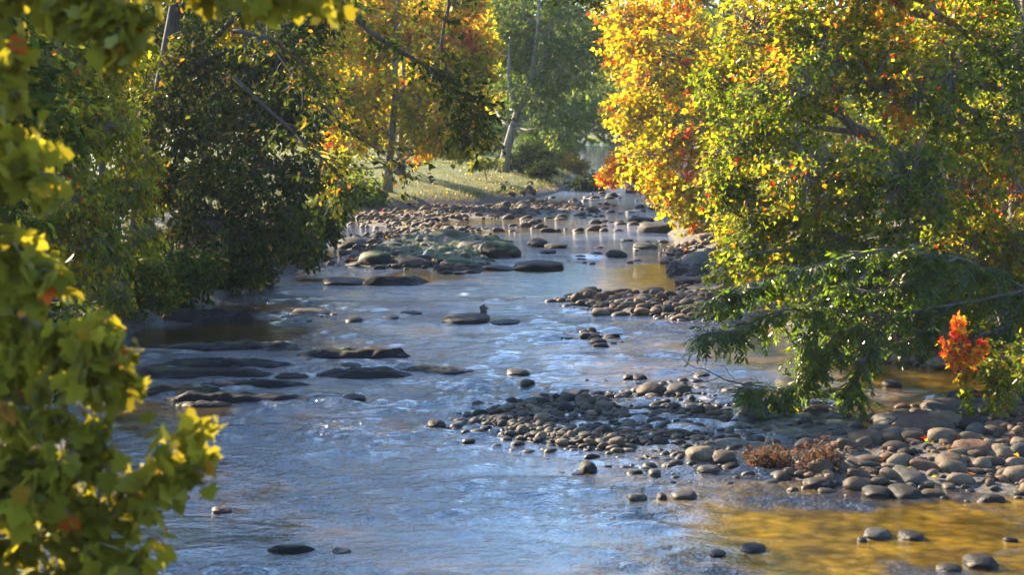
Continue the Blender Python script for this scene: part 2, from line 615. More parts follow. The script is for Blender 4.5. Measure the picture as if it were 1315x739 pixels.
def foam_fn(x, y):
    r = np.zeros(len(x))
    for (c, rx, ry, a) in FOAM:
        q = W(*c)
        sx = rx * q[1] / F
        y1, y0 = W(c[0], c[1] - ry)[1], W(c[0], c[1] + ry)[1]
        r = np.maximum(r, .75 * a ** .6 * np.exp(-((x - q[0]) / sx) ** 2 - ((y - q[1]) / ((y1 - y0) / 2)) ** 2))
    st = fbm(np.stack([x * .8, y * .28, x * 0], 1), .9, 44, 3)
    return r * smooth(.34, .62, st)


wrng = np.random.default_rng(5)
WAVES = []
for k in range(34):
    lam = .2 * (5.5 ** wrng.random())
    th_ = math.radians(-90 + wrng.normal(0, 34))
    WAVES.append((2 * math.pi / lam * math.cos(th_), 2 * math.pi / lam * math.sin(th_), wrng.random() * 6.28, lam))


def water_z(x, y):
    rp = ripple_fn(x, y)
    sp_ = .028 * (np.maximum(y, 18) / 18) ** 2
    z = np.zeros(len(x))
    P = np.stack([x, y, np.zeros_like(x)], 1)
    wx, wy = (vnoise(P, .8, 71) - .5) * .9, (vnoise(P, .8, 72) - .5) * .9
    for (kx, ky, ph, lam) in WAVES:
        grp = .4 + 1.2 * vnoise(P, .6 / lam, int(ph * 1000) % 997)
        keep = smooth(2.2, 4.5, lam / sp_)
        z += .0105 * lam * grp * keep * np.sin(kx * (x + wx) + ky * (y + wy) + ph)
    return z * (rp + .02) * 1.0


wy_ = [15.0]
while wy_[-1] < 400:
    wy_.append(wy_[-1] + min(.028 * (max(wy_[-1], 18) / 18) ** 2, 2.0))
wxs = np.concatenate([np.arange(-12, 14, .065), np.arange(14, 26, .4)])
me, wx_, wyy, wz_ = grid_mesh('river', wxs, np.array(wy_), water_z)
add_attr(me, 'ripple', ripple_fn(wx_, wyy))
add_attr(me, 'foam', foam_fn(wx_, wyy))
add_attr(me, 'bed_shading', np.where(wyy < 46, .22 + .78 * smooth(-1.0, 3.2, wx_), .22 + .78 * smooth(46, 52, wyy)))  # dims the bed colour at near left, painting shade into the water


def water_mat():
    m, nt, out = new_mat('river_water')
    L = nt.links.new
    geo = nd(nt, 'ShaderNodeNewGeometry')
    rp = nd(nt, 'ShaderNodeAttribute', attribute_name='ripple')
    fo = nd(nt, 'ShaderNodeAttribute', attribute_name='foam')
    mp = nd(nt, 'ShaderNodeMapping')
    mp.inputs['Scale'].default_value = (.75, 1.25, 1)
    L(geo.outputs['Position'], mp.inputs[0])
    n1 = nd(nt, 'ShaderNodeTexNoise', i_Scale=5.5, i_Detail=4.0, i_Roughness=.55, i_Distortion=.4)
    n2 = nd(nt, 'ShaderNodeTexNoise', i_Scale=24.0, i_Detail=2.0)
    L(mp.outputs[0], n1.inputs['Vector'])
    L(mp.outputs[0], n2.inputs['Vector'])
    a = nd(nt, 'ShaderNodeMath', operation='MULTIPLY_ADD')
    L(n2.outputs['Fac'], a.inputs[0])
    a.inputs[1].default_value = .42
    L(n1.outputs['Fac'], a.inputs[2])
    st = nd(nt, 'ShaderNodeMath', operation='MULTIPLY_ADD')
    L(rp.outputs['Fac'], st.inputs[0])
    st.inputs[1].default_value = .95
    st.inputs[2].default_value = .12
    b = nd(nt, 'ShaderNodeBump', i_Distance=.088)
    L(st.outputs[0], b.inputs['Strength'])
    L(a.outputs[0], b.inputs['Height'])
    # amber bed under clear water, brightened to imitate the pools' gold reflections
    nb = nd(nt, 'ShaderNodeTexNoise', i_Scale=1.1, i_Detail=5.0)
    L(geo.outputs['Position'], nb.inputs['Vector'])
    bed = ramp(nt, [(.25, (.03, .017, .002)), (.5, (.09, .053, .004)), (.8, (.20, .118, .009))])
    L(nb.outputs['Fac'], bed.inputs[0])
    pv_ = nd(nt, 'ShaderNodeTexVoronoi', i_Scale=5.5)
    L(geo.outputs['Position'], pv_.inputs['Vector'])
    pr_ = ramp(nt, [(.1, (1.25, 1.2, 1.1)), (.5, (.85, .85, .85)), (.8, (.4, .4, .4))])
    L(pv_.outputs['Distance'], pr_.inputs[0])
    bm_ = nd(nt, 'ShaderNodeVectorMath', operation='MULTIPLY')
    L(bed.outputs[0], bm_.inputs[0])
    L(pr_.outputs[0], bm_.inputs[1])
    ro = nd(nt, 'ShaderNodeMath', operation='MULTIPLY_ADD')
    L(rp.outputs['Fac'], ro.inputs[0])
    ro.inputs[1].default_value = .035
    ro.inputs[2].default_value = .02
    p = nd(nt, 'ShaderNodeBsdfPrincipled', i_IOR=1.85)
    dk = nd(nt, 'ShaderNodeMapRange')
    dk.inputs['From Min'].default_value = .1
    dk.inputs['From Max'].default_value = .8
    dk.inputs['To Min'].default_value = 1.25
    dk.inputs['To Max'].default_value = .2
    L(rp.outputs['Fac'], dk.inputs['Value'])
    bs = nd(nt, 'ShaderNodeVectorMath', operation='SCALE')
    sh_ = nd(nt, 'ShaderNodeAttribute', attribute_name='bed_shading')
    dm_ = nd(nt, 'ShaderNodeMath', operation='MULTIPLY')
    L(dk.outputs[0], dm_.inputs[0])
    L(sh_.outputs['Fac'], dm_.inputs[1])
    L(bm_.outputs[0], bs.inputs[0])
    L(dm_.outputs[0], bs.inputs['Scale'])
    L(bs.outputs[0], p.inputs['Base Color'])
    L(ro.outputs[0], p.inputs['Roughness'])
    L(b.outputs[0], p.inputs['Normal'])
    nf = nd(nt, 'ShaderNodeTexNoise', i_Scale=8.0, i_Detail=5.0, i_Roughness=.75)
    L(mp.outputs[0], nf.inputs['Vector'])
    fa = nd(nt, 'ShaderNodeMath', operation='ADD')
    L(nf.outputs['Fac'], fa.inputs[0])
    L(fo.outputs['Fac'], fa.inputs[1])
    fr = nd(nt, 'ShaderNodeMapRange')
    fr.inputs['From Min'].default_value = 1.02
    fr.inputs['From Max'].default_value = 1.3
    L(fa.outputs[0], fr.inputs['Value'])
    fd = nd(nt, 'ShaderNodeBsdfPrincipled', i_Roughness=.5)
    fd.inputs['Base Color'].default_value = (.8, .82, .84, 1)
    L(b.outputs[0], fd.inputs['Normal'])
    mx = nd(nt, 'ShaderNodeMixShader')
    L(fr.outputs[0], mx.inputs[0])
    L(p.outputs[0], mx.inputs[1])
    L(fd.outputs[0], mx.inputs[2])
    L(mx.outputs[0], out.inputs['Surface'])
    return m


structure(link('river', me, water_mat()))

# ----------------------------------------------------------------- rocks
import bmesh


def rock_mesh(name, seed, sub=3, rough=.22, flat=1.0, boxy=0.0):
    bm = bmesh.new()
    bmesh.ops.create_icosphere(bm, subdivisions=sub, radius=1)
    v = np.array([x.co[:] for x in bm.verts])
    if boxy:
        v = np.sign(v) * np.abs(v) ** (1 - boxy)
        v = v / np.abs(v).max()
    n = fbm(v, .9, seed, 3) - .5
    n2 = fbm(v, 2.6, seed + 50, 3) - .5
    v = v * (1 + rough * 2.4 * n + rough * .8 * n2)[:, None]
    v[:, 2] *= flat
    for b, c in zip(bm.verts, v):
        b.co = c
    me = bpy.data.meshes.new(name)
    bm.to_mesh(me)
    bm.free()
    me.polygons.foreach_set('use_smooth', np.ones(len(me.polygons), bool))
    return me


ROUND = [rock_mesh('cobble', 10 + i, 3, .20 + .02 * (i % 5), 1, .22 if i % 3 == 0 else 0) for i in range(9)]
BOUL = [rock_mesh('boulder', 60 + i, 4, .24, 1, .15 if i % 2 else 0) for i in range(8)]
for me in ROUND:
    me.materials.append(M['stone'])
for me in BOUL:
    me.materials.append(M['stone'])
BOUL_M = []
for me in BOUL:
    c = me.copy()
    c.materials.clear()
    c.materials.append(M['mossy'])
    BOUL_M.append(c)

COLS = {'dark': (.013, .011, .0085), 'grey': (.040, .036, .029), 'brown': (.054, .037, .023), 'tan': (.088, .064, .040), 'rusty': (.098, .050, .028), 'pale': (.11, .098, .082)}
BOULDERS = []     # (x, y, r, handle) for the cobble labels


def boulder(px, py, w, h, col, label, handle=None, moss=False, name='boulder', deep=1.3, sink=.0, v=None):
    """py is the waterline (lower edge) of the stone in the photo"""
    q = W(px, py)
    z0 = max(0.0, th(q[0], q[1]) - .02) if True else 0
    q = W(px, py, z0)
    wid = w * q[1] / F
    hei = h * q[1] / F
    dep = wid * .5 * deep
    me = random.choice(BOUL_M if moss else BOUL) if v is None else (BOUL_M if moss else BOUL)[v]
    o = bpy.data.objects.new(name, me)
    COL.objects.link(o)
    o.location = (q[0], q[1] + dep * .75, z0 + hei * (.12 - sink))
    o.scale = (wid / 2 * 1.02, dep, hei * (.86 if py > 480 else .62))
    o.rotation_euler = (random.uniform(-.06, .06), random.uniform(-.07, .07), random.uniform(-.3, .3))
    o.color = (*COLS[col], 1)
    tag(o, label, 'boulder', None)
    if handle:
        BOULDERS.append((q[0], q[1] + dep * .7, wid / 2, handle))
    return o


B = boulder
B(598, 416, 54, 12, 'dark', 'low dark rock in open midstream with a small stub standing on its end', 'dark stub rock')
B(648, 417, 36, 5, 'dark', 'thin flat dark stone just showing beside the rock with the stub')
B(692, 348, 68, 15, 'dark', 'broad flat dark boulder at the lower end of the mossy outcrop', None)
B(690, 317, 28, 13, 'dark', 'dark rounded boulder in the riffle beside the mossy outcrop')
B(714, 319, 30, 8, 'dark', 'low dark stone tucked beside the dark rounded riffle boulder')
B(703, 326, 24, 6, 'dark', 'small flat wet stone below two dark riffle boulders')
B(792, 331, 26, 11, 'dark', 'lone dark dome of rock in the bright foaming riffle')
B(829, 320, 30, 9, 'grey', 'pale grey boulder at the end of the white riffle near the bank')
B(868, 329, 26, 12, 'dark', 'dark blocky boulder under the golden leaves on the gravel shore')
B(857, 335, 16, 6, 'grey', 'small grey stone in front of the dark blocky shore boulder')
B(849, 299, 46, 17, 'grey', 'large dark grey boulder at the foot of the golden tree')
B(824, 285, 32, 8, 'dark', 'long low dark rock in the far channel beside the golden tree')
B(806, 310, 14, 4, 'dark', 'tiny dark rock above the white riffle')
B(640, 331, 52, 24, 'dark', 'biggest mossy boulder on the river end of the outcrop', None, True, v=1)
B(575, 311, 52, 20, 'brown', 'green mossy hump of rock at the top of the outcrop', None, True, v=2)
B(545, 313, 24, 13, 'pale', 'smooth pale grey boulder behind the mossy hump')
B(610, 320, 36, 14, 'grey', 'grey boulder between the mossy hump and the biggest mossy boulder')
B(527, 343, 44, 14, 'brown', 'brown arched boulder low on the outcrop edge')
B(590, 345, 46, 14, 'dark', 'dark mossy boulder beside the little white spout', None, True)
B(480, 338, 46, 18, 'dark', 'mossy dark boulder on the bank side of the outcrop', None, True)
B(450, 318, 40, 16, 'grey', 'weathered grey boulder under the dark tree edge')
B(502, 322, 38, 14, 'grey', 'flat topped grey boulder in the middle of the outcrop')
B(640, 348, 40, 8, 'dark', 'flat dark shelf stone in front of the biggest mossy boulder')
B(440, 366, 60, 9, 'dark', 'long low dark stone at the edge of the golden pool', None)
B(394, 405, 50, 6, 'dark', 'flat dark slab awash below the dark tree')
B(384, 402, 12, 7, 'rusty', 'small rusty stone sitting on the awash slab')
B(527, 404, 26, 4, 'brown', 'small brown stone barely showing in the riffle above the stub rock')
B(500, 410, 22, 4, 'dark', 'thin dark stone beside the small brown riffle stone')
B(678, 498, 22, 9, 'dark', 'small dark rock alone in the blue riffle upstream of the cobble bar', 'lone riffle rock')
B(665, 482, 30, 6, 'dark', 'low wet rock with blue water pouring over it')
B(450, 472, 28, 5, 'dark', 'low dark rock in the rapid between two long ledges')
B(452, 515, 30, 6, 'dark', 'dark rock at the foot of the stacked black shelves')
B(836, 508, 38, 13, 'brown', 'long smooth brown boulder at the back of the grey cobble bar', 'long brown boulder')
B(873, 508, 34, 13, 'grey', 'rounded grey boulder next to the long smooth brown one', 'rounded grey boulder')
B(808, 488, 16, 6, 'dark', 'dark pebble sized rock upstream of the long brown boulder')
B(822, 489, 18, 6, 'dark', 'second dark little rock upstream of the long brown boulder nearer the bank')
B(972, 537, 38, 22, 'grey', 'upright rounded grey boulder between the cobble bar and the twiggy branch', 'upright grey boulder')
B(1000, 529, 28, 12, 'dark', 'dark low boulder touching the upright rounded grey boulder')
B(1015, 502, 38, 14, 'dark', 'dark wet boulder below the drooping leafy branch', 'dark wet boulder')
B(1052, 532, 32, 10, 'dark', 'dark oval stone in the side channel beside the drooping branch')
B(1066, 512, 42, 13, 'grey', 'grey humped boulder in the golden side channel', 'grey humped boulder')
B(1050, 489, 34, 12, 'dark', 'pointed dark boulder in the golden side pool')
B(1085, 467, 22, 12, 'grey', 'grey rounded stone in the far golden pool under the branches')
B(1106, 470, 26, 12, 'brown', 'brown rounded stone beside the grey one in the far golden pool')
B(1148, 498, 22, 8, 'grey', 'lone flat grey stone in the golden pool before the red sapling')
B(970, 510, 34, 5, 'dark', 'long thin stone awash beneath the leafy spray')
B(904, 593, 40, 18, 'tan', 'largest tan boulder on the downstream edge of the cobble bar', 'big tan boulder')
B(930, 596, 34, 15, 'brown', 'brown boulder leaning on the largest tan boulder of the cobble bar')
B(912, 610, 26, 10, 'grey', 'grey flat stone at the water below the big tan boulder')
B(1118, 574, 44, 19, 'brown', 'brown wedge shaped boulder at the head of the bank stones', 'brown wedge boulder')
B(1196, 562, 66, 26, 'brown', 'biggest long brown boulder on the stony bank', 'biggest brown boulder')
B(1148, 547, 46, 14, 'grey', 'long grey stone lying behind the biggest brown boulder', 'long grey stone')
B(1222, 535, 60, 16, 'grey', 'wide grey slab in the shade under the red sapling', 'shaded slab')
B(1218, 550, 46, 20, 'tan', 'humped tan boulder just behind the biggest brown boulder')
B(1258, 588, 50, 20, 'rusty', 'rusty sunlit boulder on the stony bank below the red sapling', 'rusty sunlit boulder')
B(1286, 592, 32, 18, 'tan', 'round tan boulder next to the rusty sunlit boulder')
B(1226, 606, 42, 20, 'brown', 'brown blocky boulder in the middle of the stony bank', 'brown blocky boulder')
B(1170, 622, 44, 15, 'grey', 'grey oval boulder near the gold water below the stony bank', 'grey oval boulder')
B(1165, 642, 46, 14, 'dark', 'dark oval boulder dipping into the gold water at the bank foot', 'dark oval boulder')
B(1130, 640, 40, 12, 'dark', 'flat dark boulder beside the dark oval one at the waterline')
B(1102, 606, 34, 12, 'brown', 'flat brown boulder behind the reddish weed')
B(1056, 628, 34, 12, 'dark', 'dark boulder at the weedy end of the stony bank')
B(1185, 468, 26, 22, 'brown', 'upright brown block on the far shore stones')
B(1210, 472, 34, 14, 'grey', 'flat topped grey block on the far shore stones')
B(1160, 466, 28, 13, 'tan', 'tan stone at the start of the far shore stones')
B(1130, 693, 36, 10, 'grey', 'flat grey stone alone in the gold pool, the larger of two', None)
B(1172, 694, 32, 8, 'dark', 'smaller dark flat stone beside the larger one in the gold pool')
B(1263, 731, 44, 14, 'dark', 'big dark stone at the bottom of the gold pool')
B(1222, 738, 34, 10, 'dark', 'dark stone touching the bottom edge below the gold pool')
B(968, 710, 32, 7, 'dark', 'dark flat stone where blue ripples meet the gold pool')
B(923, 715, 22, 5, 'dark', 'small low stone beside the dark flat stone among blue ripples')
B(1108, 697, 12, 5, 'grey', 'pebble sized stone next to the larger grey stone in the gold pool')
B(820, 645, 24, 9, 'grey', 'sharp grey stone downstream of the cobble bar', None)
B(850, 643, 14, 8, 'dark', 'tiny dark stone between two stones downstream of the cobble bar')
B(881, 641, 32, 8, 'grey', 'flat grey stone downstream of the cobble bar towards the bank')
B(755, 607, 24, 12, 'dark', 'dark stone detached from the lower edge of the cobble bar')
B(560, 550, 22, 8, 'dark', 'dark stone at the pointed river tip of the cobble bar', 'river tip stone')
B(602, 569, 16, 5, 'dark', 'small dark stone just below the pointed tip of the cobble bar')
B(1300, 697, 16, 5, 'dark', 'small dark stone in gold water close to the bank foot')
B(283, 660, 24, 7, 'brown', 'small wet brown rock alone in the shaded near water')
B(437, 713, 26, 4, 'dark', 'flat stone tip beside the long bottom slab')
B(905, 345, 60, 24, 'grey', 'large grey ledge boulder half hidden under drooping leaves')
B(893, 366, 44, 12, 'dark', 'low dark rock at the edge of the golden pool under drooping leaves')
B(902, 485, 22, 5, 'dark', 'small dark stone beneath the bare twigs')

# flat ledges of bedded rock
def ledge(px, py, w, depth_px, h, label, seed, mat='ledge', layers=3, rot=0.0):
    q0 = W(px, py)
    q1 = W(px, py - depth_px)
    wid = w * q0[1] / F
    dep = abs(q1[1] - q0[1])
    hei = h * q0[1] / F
    nx, ny = max(60, int(wid / .04)), max(30, int(dep / .05))
    nx, ny = min(nx, 190), min(ny, 110)
    u, v = np.meshgrid(np.linspace(-1.15, 1.15, nx), np.linspace(-1.15, 1.15, ny))
    u, v = u.ravel(), v.ravel()
    x, y = u * wid / 2, v * dep / 2
    P = np.stack([x, y, np.full_like(x, seed * 3.7)], 1)
    rr = (np.abs(u) ** 2.2 + np.abs(v) ** 2.0) ** .47 + (fbm(P * [1, 1.8, 1], .9, seed, 5) - .5) * 1.2
    e = 1 - smooth(.45, .98, rr)
    t = e * (.35 + 1.1 * fbm(P * [1, 1.7, 1], .8, seed + 5, 4) + .12 * v)
    st = np.floor(t * layers * 1.7 + (fbm(P, 2.2, seed + 2, 3) - .5) * .7) / (layers * 1.7)
    t = .78 * st + .22 * t
    z = -.16 + .16 * smooth(0, .25, e) + hei * 1.15 * t + e * (fbm(P, 3.0, seed + 8, 5) - .5) * .42 * min(1, hei * 4)
    i = np.arange(ny - 1)[:, None] * nx
    j = np.arange(nx - 1)[None, :]
    qd = np.stack([i + j, i + j + 1, i + nx + j + 1, i + nx + j], -1).reshape(-1)
    top = np.stack([x, y, z], 1)
    n = len(top)
    bot = top.copy()
    bot[:, 2] = -.45
    per = np.concatenate([np.arange(nx), np.arange(1, ny) * nx + nx - 1, (ny - 1) * nx + np.arange(nx - 2, -1, -1), np.arange(ny - 2, 0, -1) * nx])
    side = np.stack([per, np.roll(per, -1), np.roll(per, -1) + n, per + n], -1)[:, ::-1].reshape(-1)
    g = Geo()
    g.add(np.vstack([top, bot]), np.concatenate([qd, (qd.reshape(-1, 4)[:, ::-1] + n).reshape(-1), side]), np.full(len(qd) // 2 + len(per), 4))
    me = g.mesh('rock_ledge', False)
    o = link('rock_ledge', me, M[mat])
    o.location = (q0[0], q0[1] + dep / 2, 0)
    o.rotation_euler.z = rot
    o.color = (.09, .08, .065, 1)
    return tag(o, label, 'ledge', None)


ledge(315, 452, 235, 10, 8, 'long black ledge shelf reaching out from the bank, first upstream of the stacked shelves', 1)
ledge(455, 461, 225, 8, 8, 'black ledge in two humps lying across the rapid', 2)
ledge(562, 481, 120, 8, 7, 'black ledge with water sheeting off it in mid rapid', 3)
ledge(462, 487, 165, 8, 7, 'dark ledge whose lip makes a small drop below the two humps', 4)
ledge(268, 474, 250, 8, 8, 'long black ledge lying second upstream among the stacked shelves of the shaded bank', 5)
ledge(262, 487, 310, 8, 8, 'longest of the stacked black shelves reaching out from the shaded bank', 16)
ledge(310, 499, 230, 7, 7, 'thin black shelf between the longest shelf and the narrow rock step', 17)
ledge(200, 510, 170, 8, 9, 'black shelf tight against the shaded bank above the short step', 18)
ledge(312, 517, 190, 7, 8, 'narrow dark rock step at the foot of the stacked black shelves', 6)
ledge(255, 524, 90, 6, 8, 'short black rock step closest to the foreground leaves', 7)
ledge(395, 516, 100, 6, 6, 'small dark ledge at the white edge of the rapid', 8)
ledge(500, 369, 110, 8, 7, 'low ledge strewn with brown stones at the edge of the gold pool', 9)
ledge(375, 711, 96, 7, 7, 'long low slab lying in the near silver water', 10)
ledge(545, 347, 230, 48, 10, 'wide mossy rock outcrop reaching into the river from the bank', 11, 'mossy', 4)
ledge(590, 352, 100, 8, 7, 'thin wet ledge along the front of the mossy outcrop', 12)
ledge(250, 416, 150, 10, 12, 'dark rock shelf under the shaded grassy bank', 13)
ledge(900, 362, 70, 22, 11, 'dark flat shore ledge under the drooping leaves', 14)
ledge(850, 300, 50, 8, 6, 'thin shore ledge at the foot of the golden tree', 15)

# ----------------------------------------------------------------- cobbles on the bars
def sample_bar(poly, n, rmin, rmax, rng, pack=.62):
    lo, hi = poly.min(0), poly.max(0)
    pts = []
    cell = {}
    cs = rmax * 2
    tries = 0
    while len(pts) < n and tries < n * 30:
        tries += 1
        x, y = rng.uniform(lo[0], hi[0]), rng.uniform(lo[1], hi[1])
        r = rmin + (rmax - rmin) * rng.random() ** 2.6
        if tries < n * 2:
            r = rmin + (rmax - rmin) * rng.random() ** 1.9
        k = (int(x // cs), int(y // cs))
        ok = True
        for a in (-1, 0, 1):
            for b in (-1, 0, 1):
                for (x2, y2, r2) in cell.get((k[0] + a, k[1] + b), ()):
                    if (x - x2) ** 2 + (y - y2) ** 2 < ((r + r2) * pack) ** 2:
                        ok = False
                        break
        if ok:
            for (bx, by, br, _) in BOULDERS:
                if (x - bx) ** 2 + ((y - by) * .8) ** 2 < (br * .85 + r * .4) ** 2:
                    ok = False
        if ok:
            cell.setdefault(k, []).append((x, y, r))
            pts.append((x, y, r))
    a = np.array(pts)
    sd = np.where(inside(poly, a[:, 0], a[:, 1]), 1, -1) * pdist(poly, a[:, 0], a[:, 1])
    wob = (fbm(np.stack([a[:, 0], a[:, 1], a[:, 0] * 0], 1), 1.1, 4, 3) - .5) * 1.6
    keep = (sd + wob * .6 > 0) & ((sd > .5) | (rng.random(len(a)) < .75))
    return a[keep]


crng = np.random.default_rng(11)
BARINFO = [
    ('grey midstream bar', BAR_NEAR, 3000, .03, .135, {'grey': .36, 'brown': .26, 'dark': .24, 'tan': .14}, 'cobbles of the grey midstream bar'),
    ('stony sapling bank', BAR_RIGHT, 1000, .05, .21, {'grey': .15, 'brown': .30, 'rusty': .3, 'tan': .2, 'dark': .05}, 'cobbles of the stony bank below the red sapling'),
    ('sunlit upstream bar', BAR_MID, 520, .10, .24, {'tan': .4, 'rusty': .3, 'brown': .2, 'grey': .1}, 'cobbles of the sunlit upstream bar'),
    ('small awash bar', BAR_SMALL, 70, .08, .2, {'grey': .4, 'dark': .4, 'brown': .2}, 'cobbles of the small awash bar'),
    ('far shore row', BAR_BANK, 130, .08, .22, {'tan': .4, 'brown': .3, 'grey': .3}, 'cobbles of the far shore row'),
    ('distant gravel bar', BAR_FAR, 1500, .07, .22, {'tan': .3, 'rusty': .3, 'brown': .25, 'grey': .15}, 'cobbles of the distant gravel bar'),
    ('mossy outcrop', BAR_ISLE, 420, .08, .26, {'grey': .4, 'brown': .3, 'dark': .3}, 'cobbles around the mossy outcrop'),
    ('golden tree shore', BAR_SHORE, 260, .08, .26, {'tan': .4, 'rusty': .25, 'brown': .2, 'grey': .15}, 'cobbles of the golden tree shore'),
]
ALL = []
for (bn, poly, n, r0, r1, mix, grp) in BARINFO:
    pts = sample_bar(poly, n, r0, r1, crng)
    zz = terrain(pts[:, 0], pts[:, 1])
    names, pr = list(mix), np.array(list(mix.values()))
    cols = crng.choice(len(names), len(pts), p=pr / pr.sum())
    for (x, y, r), z, c in zip(pts, zz, cols):
        ALL.append((x, y, z, r, names[c], bn, grp))
# scattered stones standing in the shallow water
for (px0, py0, px1, py1, n, r0, r1, bn, grp) in [
        (930, 495, 1110, 570, 55, .05, .16, 'side channel', 'stones scattered in the golden side channel'),
        (700, 585, 960, 625, 34, .05, .12, 'bar lower edge', 'stones scattered off the lower edge of the midstream bar'),
        (720, 485, 960, 505, 30, .05, .12, 'bar upper edge', 'stones scattered off the upper edge of the midstream bar'),
        (640, 247, 850, 300, 120, .12, .36, 'far channel', 'stones scattered in the far channel'),
        (700, 312, 870, 340, 22, .10, .22, 'white riffle', 'stones scattered in the white riffle'),
        (330, 395, 470, 415, 12, .08, .2, 'shaded shallows', 'stones scattered in the shaded shallows')]:
    for _ in range(n):
        q = W(crng.uniform(px0, px1), crng.uniform(py0, py1))
        ALL.append((q[0], q[1], max(th(q[0], q[1]), -.06), r0 + (r1 - r0) * crng.random() ** 1.5, crng.choice(['grey', 'dark', 'brown']), bn, grp))


def seen_size(a):
    x, y, z, r = a[:4]
    px = CX + x / y * F
    return r / y if -5 < px < 1320 else 0


ALL.sort(key=seen_size, reverse=True)
N_IND = 300
rest = Geo()
rest_h = []
HV = {'dark': .02, 'grey': .2, 'brown': .4, 'tan': .95, 'rusty': .8}
cob_v = []
for me in ROUND:
    v = np.empty(len(me.vertices) * 3)
    me.vertices.foreach_get('co', v)
    cob_v.append(v.reshape(-1, 3))
LOW = [rock_mesh('pebble', 200 + i, 2, .26, 1, .2 if i % 2 else 0) for i in range(6)]
low_v, low_f = [], None
for me in LOW:
    v = np.empty(len(me.vertices) * 3)
    me.vertices.foreach_get('co', v)
    low_v.append(v.reshape(-1, 3))
    low_f = np.array([i for p in me.polygons for i in p.vertices])
for k, (x, y, z, r, cname, bn, grp) in enumerate(ALL):
    asp = crng.uniform(.62, 1.0)
    fl = crng.uniform(.42, .78)
    rz = crng.uniform(0, 6.28) if r < .16 else crng.normal(0, .5)
    tx, ty = crng.normal(0, .16, 2)
    zc = max(z, -.05) + r * fl * crng.uniform(.1, .5)
    if k < N_IND:
        o = bpy.data.objects.new('river_cobble', ROUND[k % 9])
        COL.objects.link(o)
        o.location = (x, y, zc)
        o.scale = (r * 1.08, r * asp, r * fl)
        o.rotation_euler = (tx, ty, rz)
        c = np.array(COLS[cname]) * crng.uniform(.75, 1.25)
        o.color = (*c, 1)
        near = min(BOULDERS, key=lambda b: (b[0] - x) ** 2 + (b[1] - y) ** 2)
        dist = math.hypot(near[0] - x, near[1] - y)
        size = 'large' if r > .19 else ('medium' if r > .13 else 'small')
        shape = 'flat' if fl < .53 else ('domed' if fl > .67 else 'oval')
        tint = {'dark': 'blackish', 'grey': 'grey', 'brown': 'brown', 'tan': 'tan', 'rusty': 'rusty'}[cname]
        if dist < 2.6:
            dx, dy = x - near[0], y - near[1]
            rel = ('upstream of' if dy > 0 else 'downstream of') if abs(dy) > abs(dx) * 1.3 else 'beside'
            lab = f'{size} {shape} {tint} cobble {rel} the {near[3]}, {bn}'
        else:
            lab = f'{size} {shape} {tint} cobble lying on the {bn}' if 'bar' in bn or 'shore' in bn or 'bank' in bn or 'outcrop' in bn else f'{size} {shape} {tint} cobble standing in the {bn}'
        tag(o, lab, 'cobble', grp)
    else:
        v = low_v[k % 6] * [r * 1.08, r * asp, r * fl]
        ca, sa = math.cos(rz), math.sin(rz)
        v = np.stack([v[:, 0] * ca - v[:, 1] * sa, v[:, 0] * sa + v[:, 1] * ca, v[:, 2] + tx * v[:, 0]], 1) + [x, y, zc]
        rest.add(v, low_f, np.full(len(low_f) // 3, 3))
        rest_h.append(np.full(len(v), np.clip(HV[cname] + crng.normal(0, .07), 0, 1)))
me = rest.mesh('gravel', True)
add_attr(me, 'hue', np.concatenate(rest_h))
o = structure(link('gravel', me, M['stones']), 'stuff')
tag(o, 'small rounded cobbles and gravel filling the river bars', 'gravel')

# stub on the midstream rock
q = W(620, 411)
g = Geo()
pts = np.array([[0, 0, 0], [.02, .01, .1], [-.03, .0, .19], [.05, .02, .25]]) + [q[0], q[1] + .25, .10]
g.tube(pts, [.09, .085, .07, .025], 7)
g.tube(np.array([[0, 0, .14], [.12, .02, .17], [.2, .03, .15]]) + [q[0] - .06, q[1] + .25, .10], [.05, .035, .015], 6)
tag(link('driftwood_stub', g.mesh('driftwood_stub', True), M['dark_bark']), 'short dark driftwood stub standing on the low midstream rock', 'driftwood')

# white spout on the outcrop
q = W(537, 341)
g = Geo()
zt = np.linspace(0, 1, 9)
g.tube(np.stack([q[0] + .05 + .22 * zt, q[1] + .9 - .1 * zt, .05 + .42 * zt ** .8], 1), (.05 * (1.15 - zt) + .012), 8)
m, nt, out = new_mat('white_water')
p = nd(nt, 'ShaderNodeBsdfPrincipled', i_Roughness=.4)
p.inputs['Base Color'].default_value = (.8, .82, .85, 1)
nt.links.new(p.outputs[0], out.inputs['Surface'])
tag(link('water_spout', g.mesh('water_spout', True), m), 'little white spout of water spilling between the mossy boulders', 'cascade')


# ----------------------------------------------------------------- trees
def rand_unit(n, rng):
    v = rng.normal(size=(n, 3))
    return norm(v)


def curve(a, b, n, rng, sag=.0, wob=.08):
    a, b = np.asarray(a, float), np.asarray(b, float)
    t = np.linspace(0, 1, n)[:, None]
    L_ = np.linalg.norm(b - a)
    w = rng.normal(size=(n, 3)) * wob * L_ * .35
    w[0] = w[-1] = 0
    return a + (b - a) * t + w + np.array([0, 0, 1.0]) * (sag * L_ * np.sin(t * math.pi))


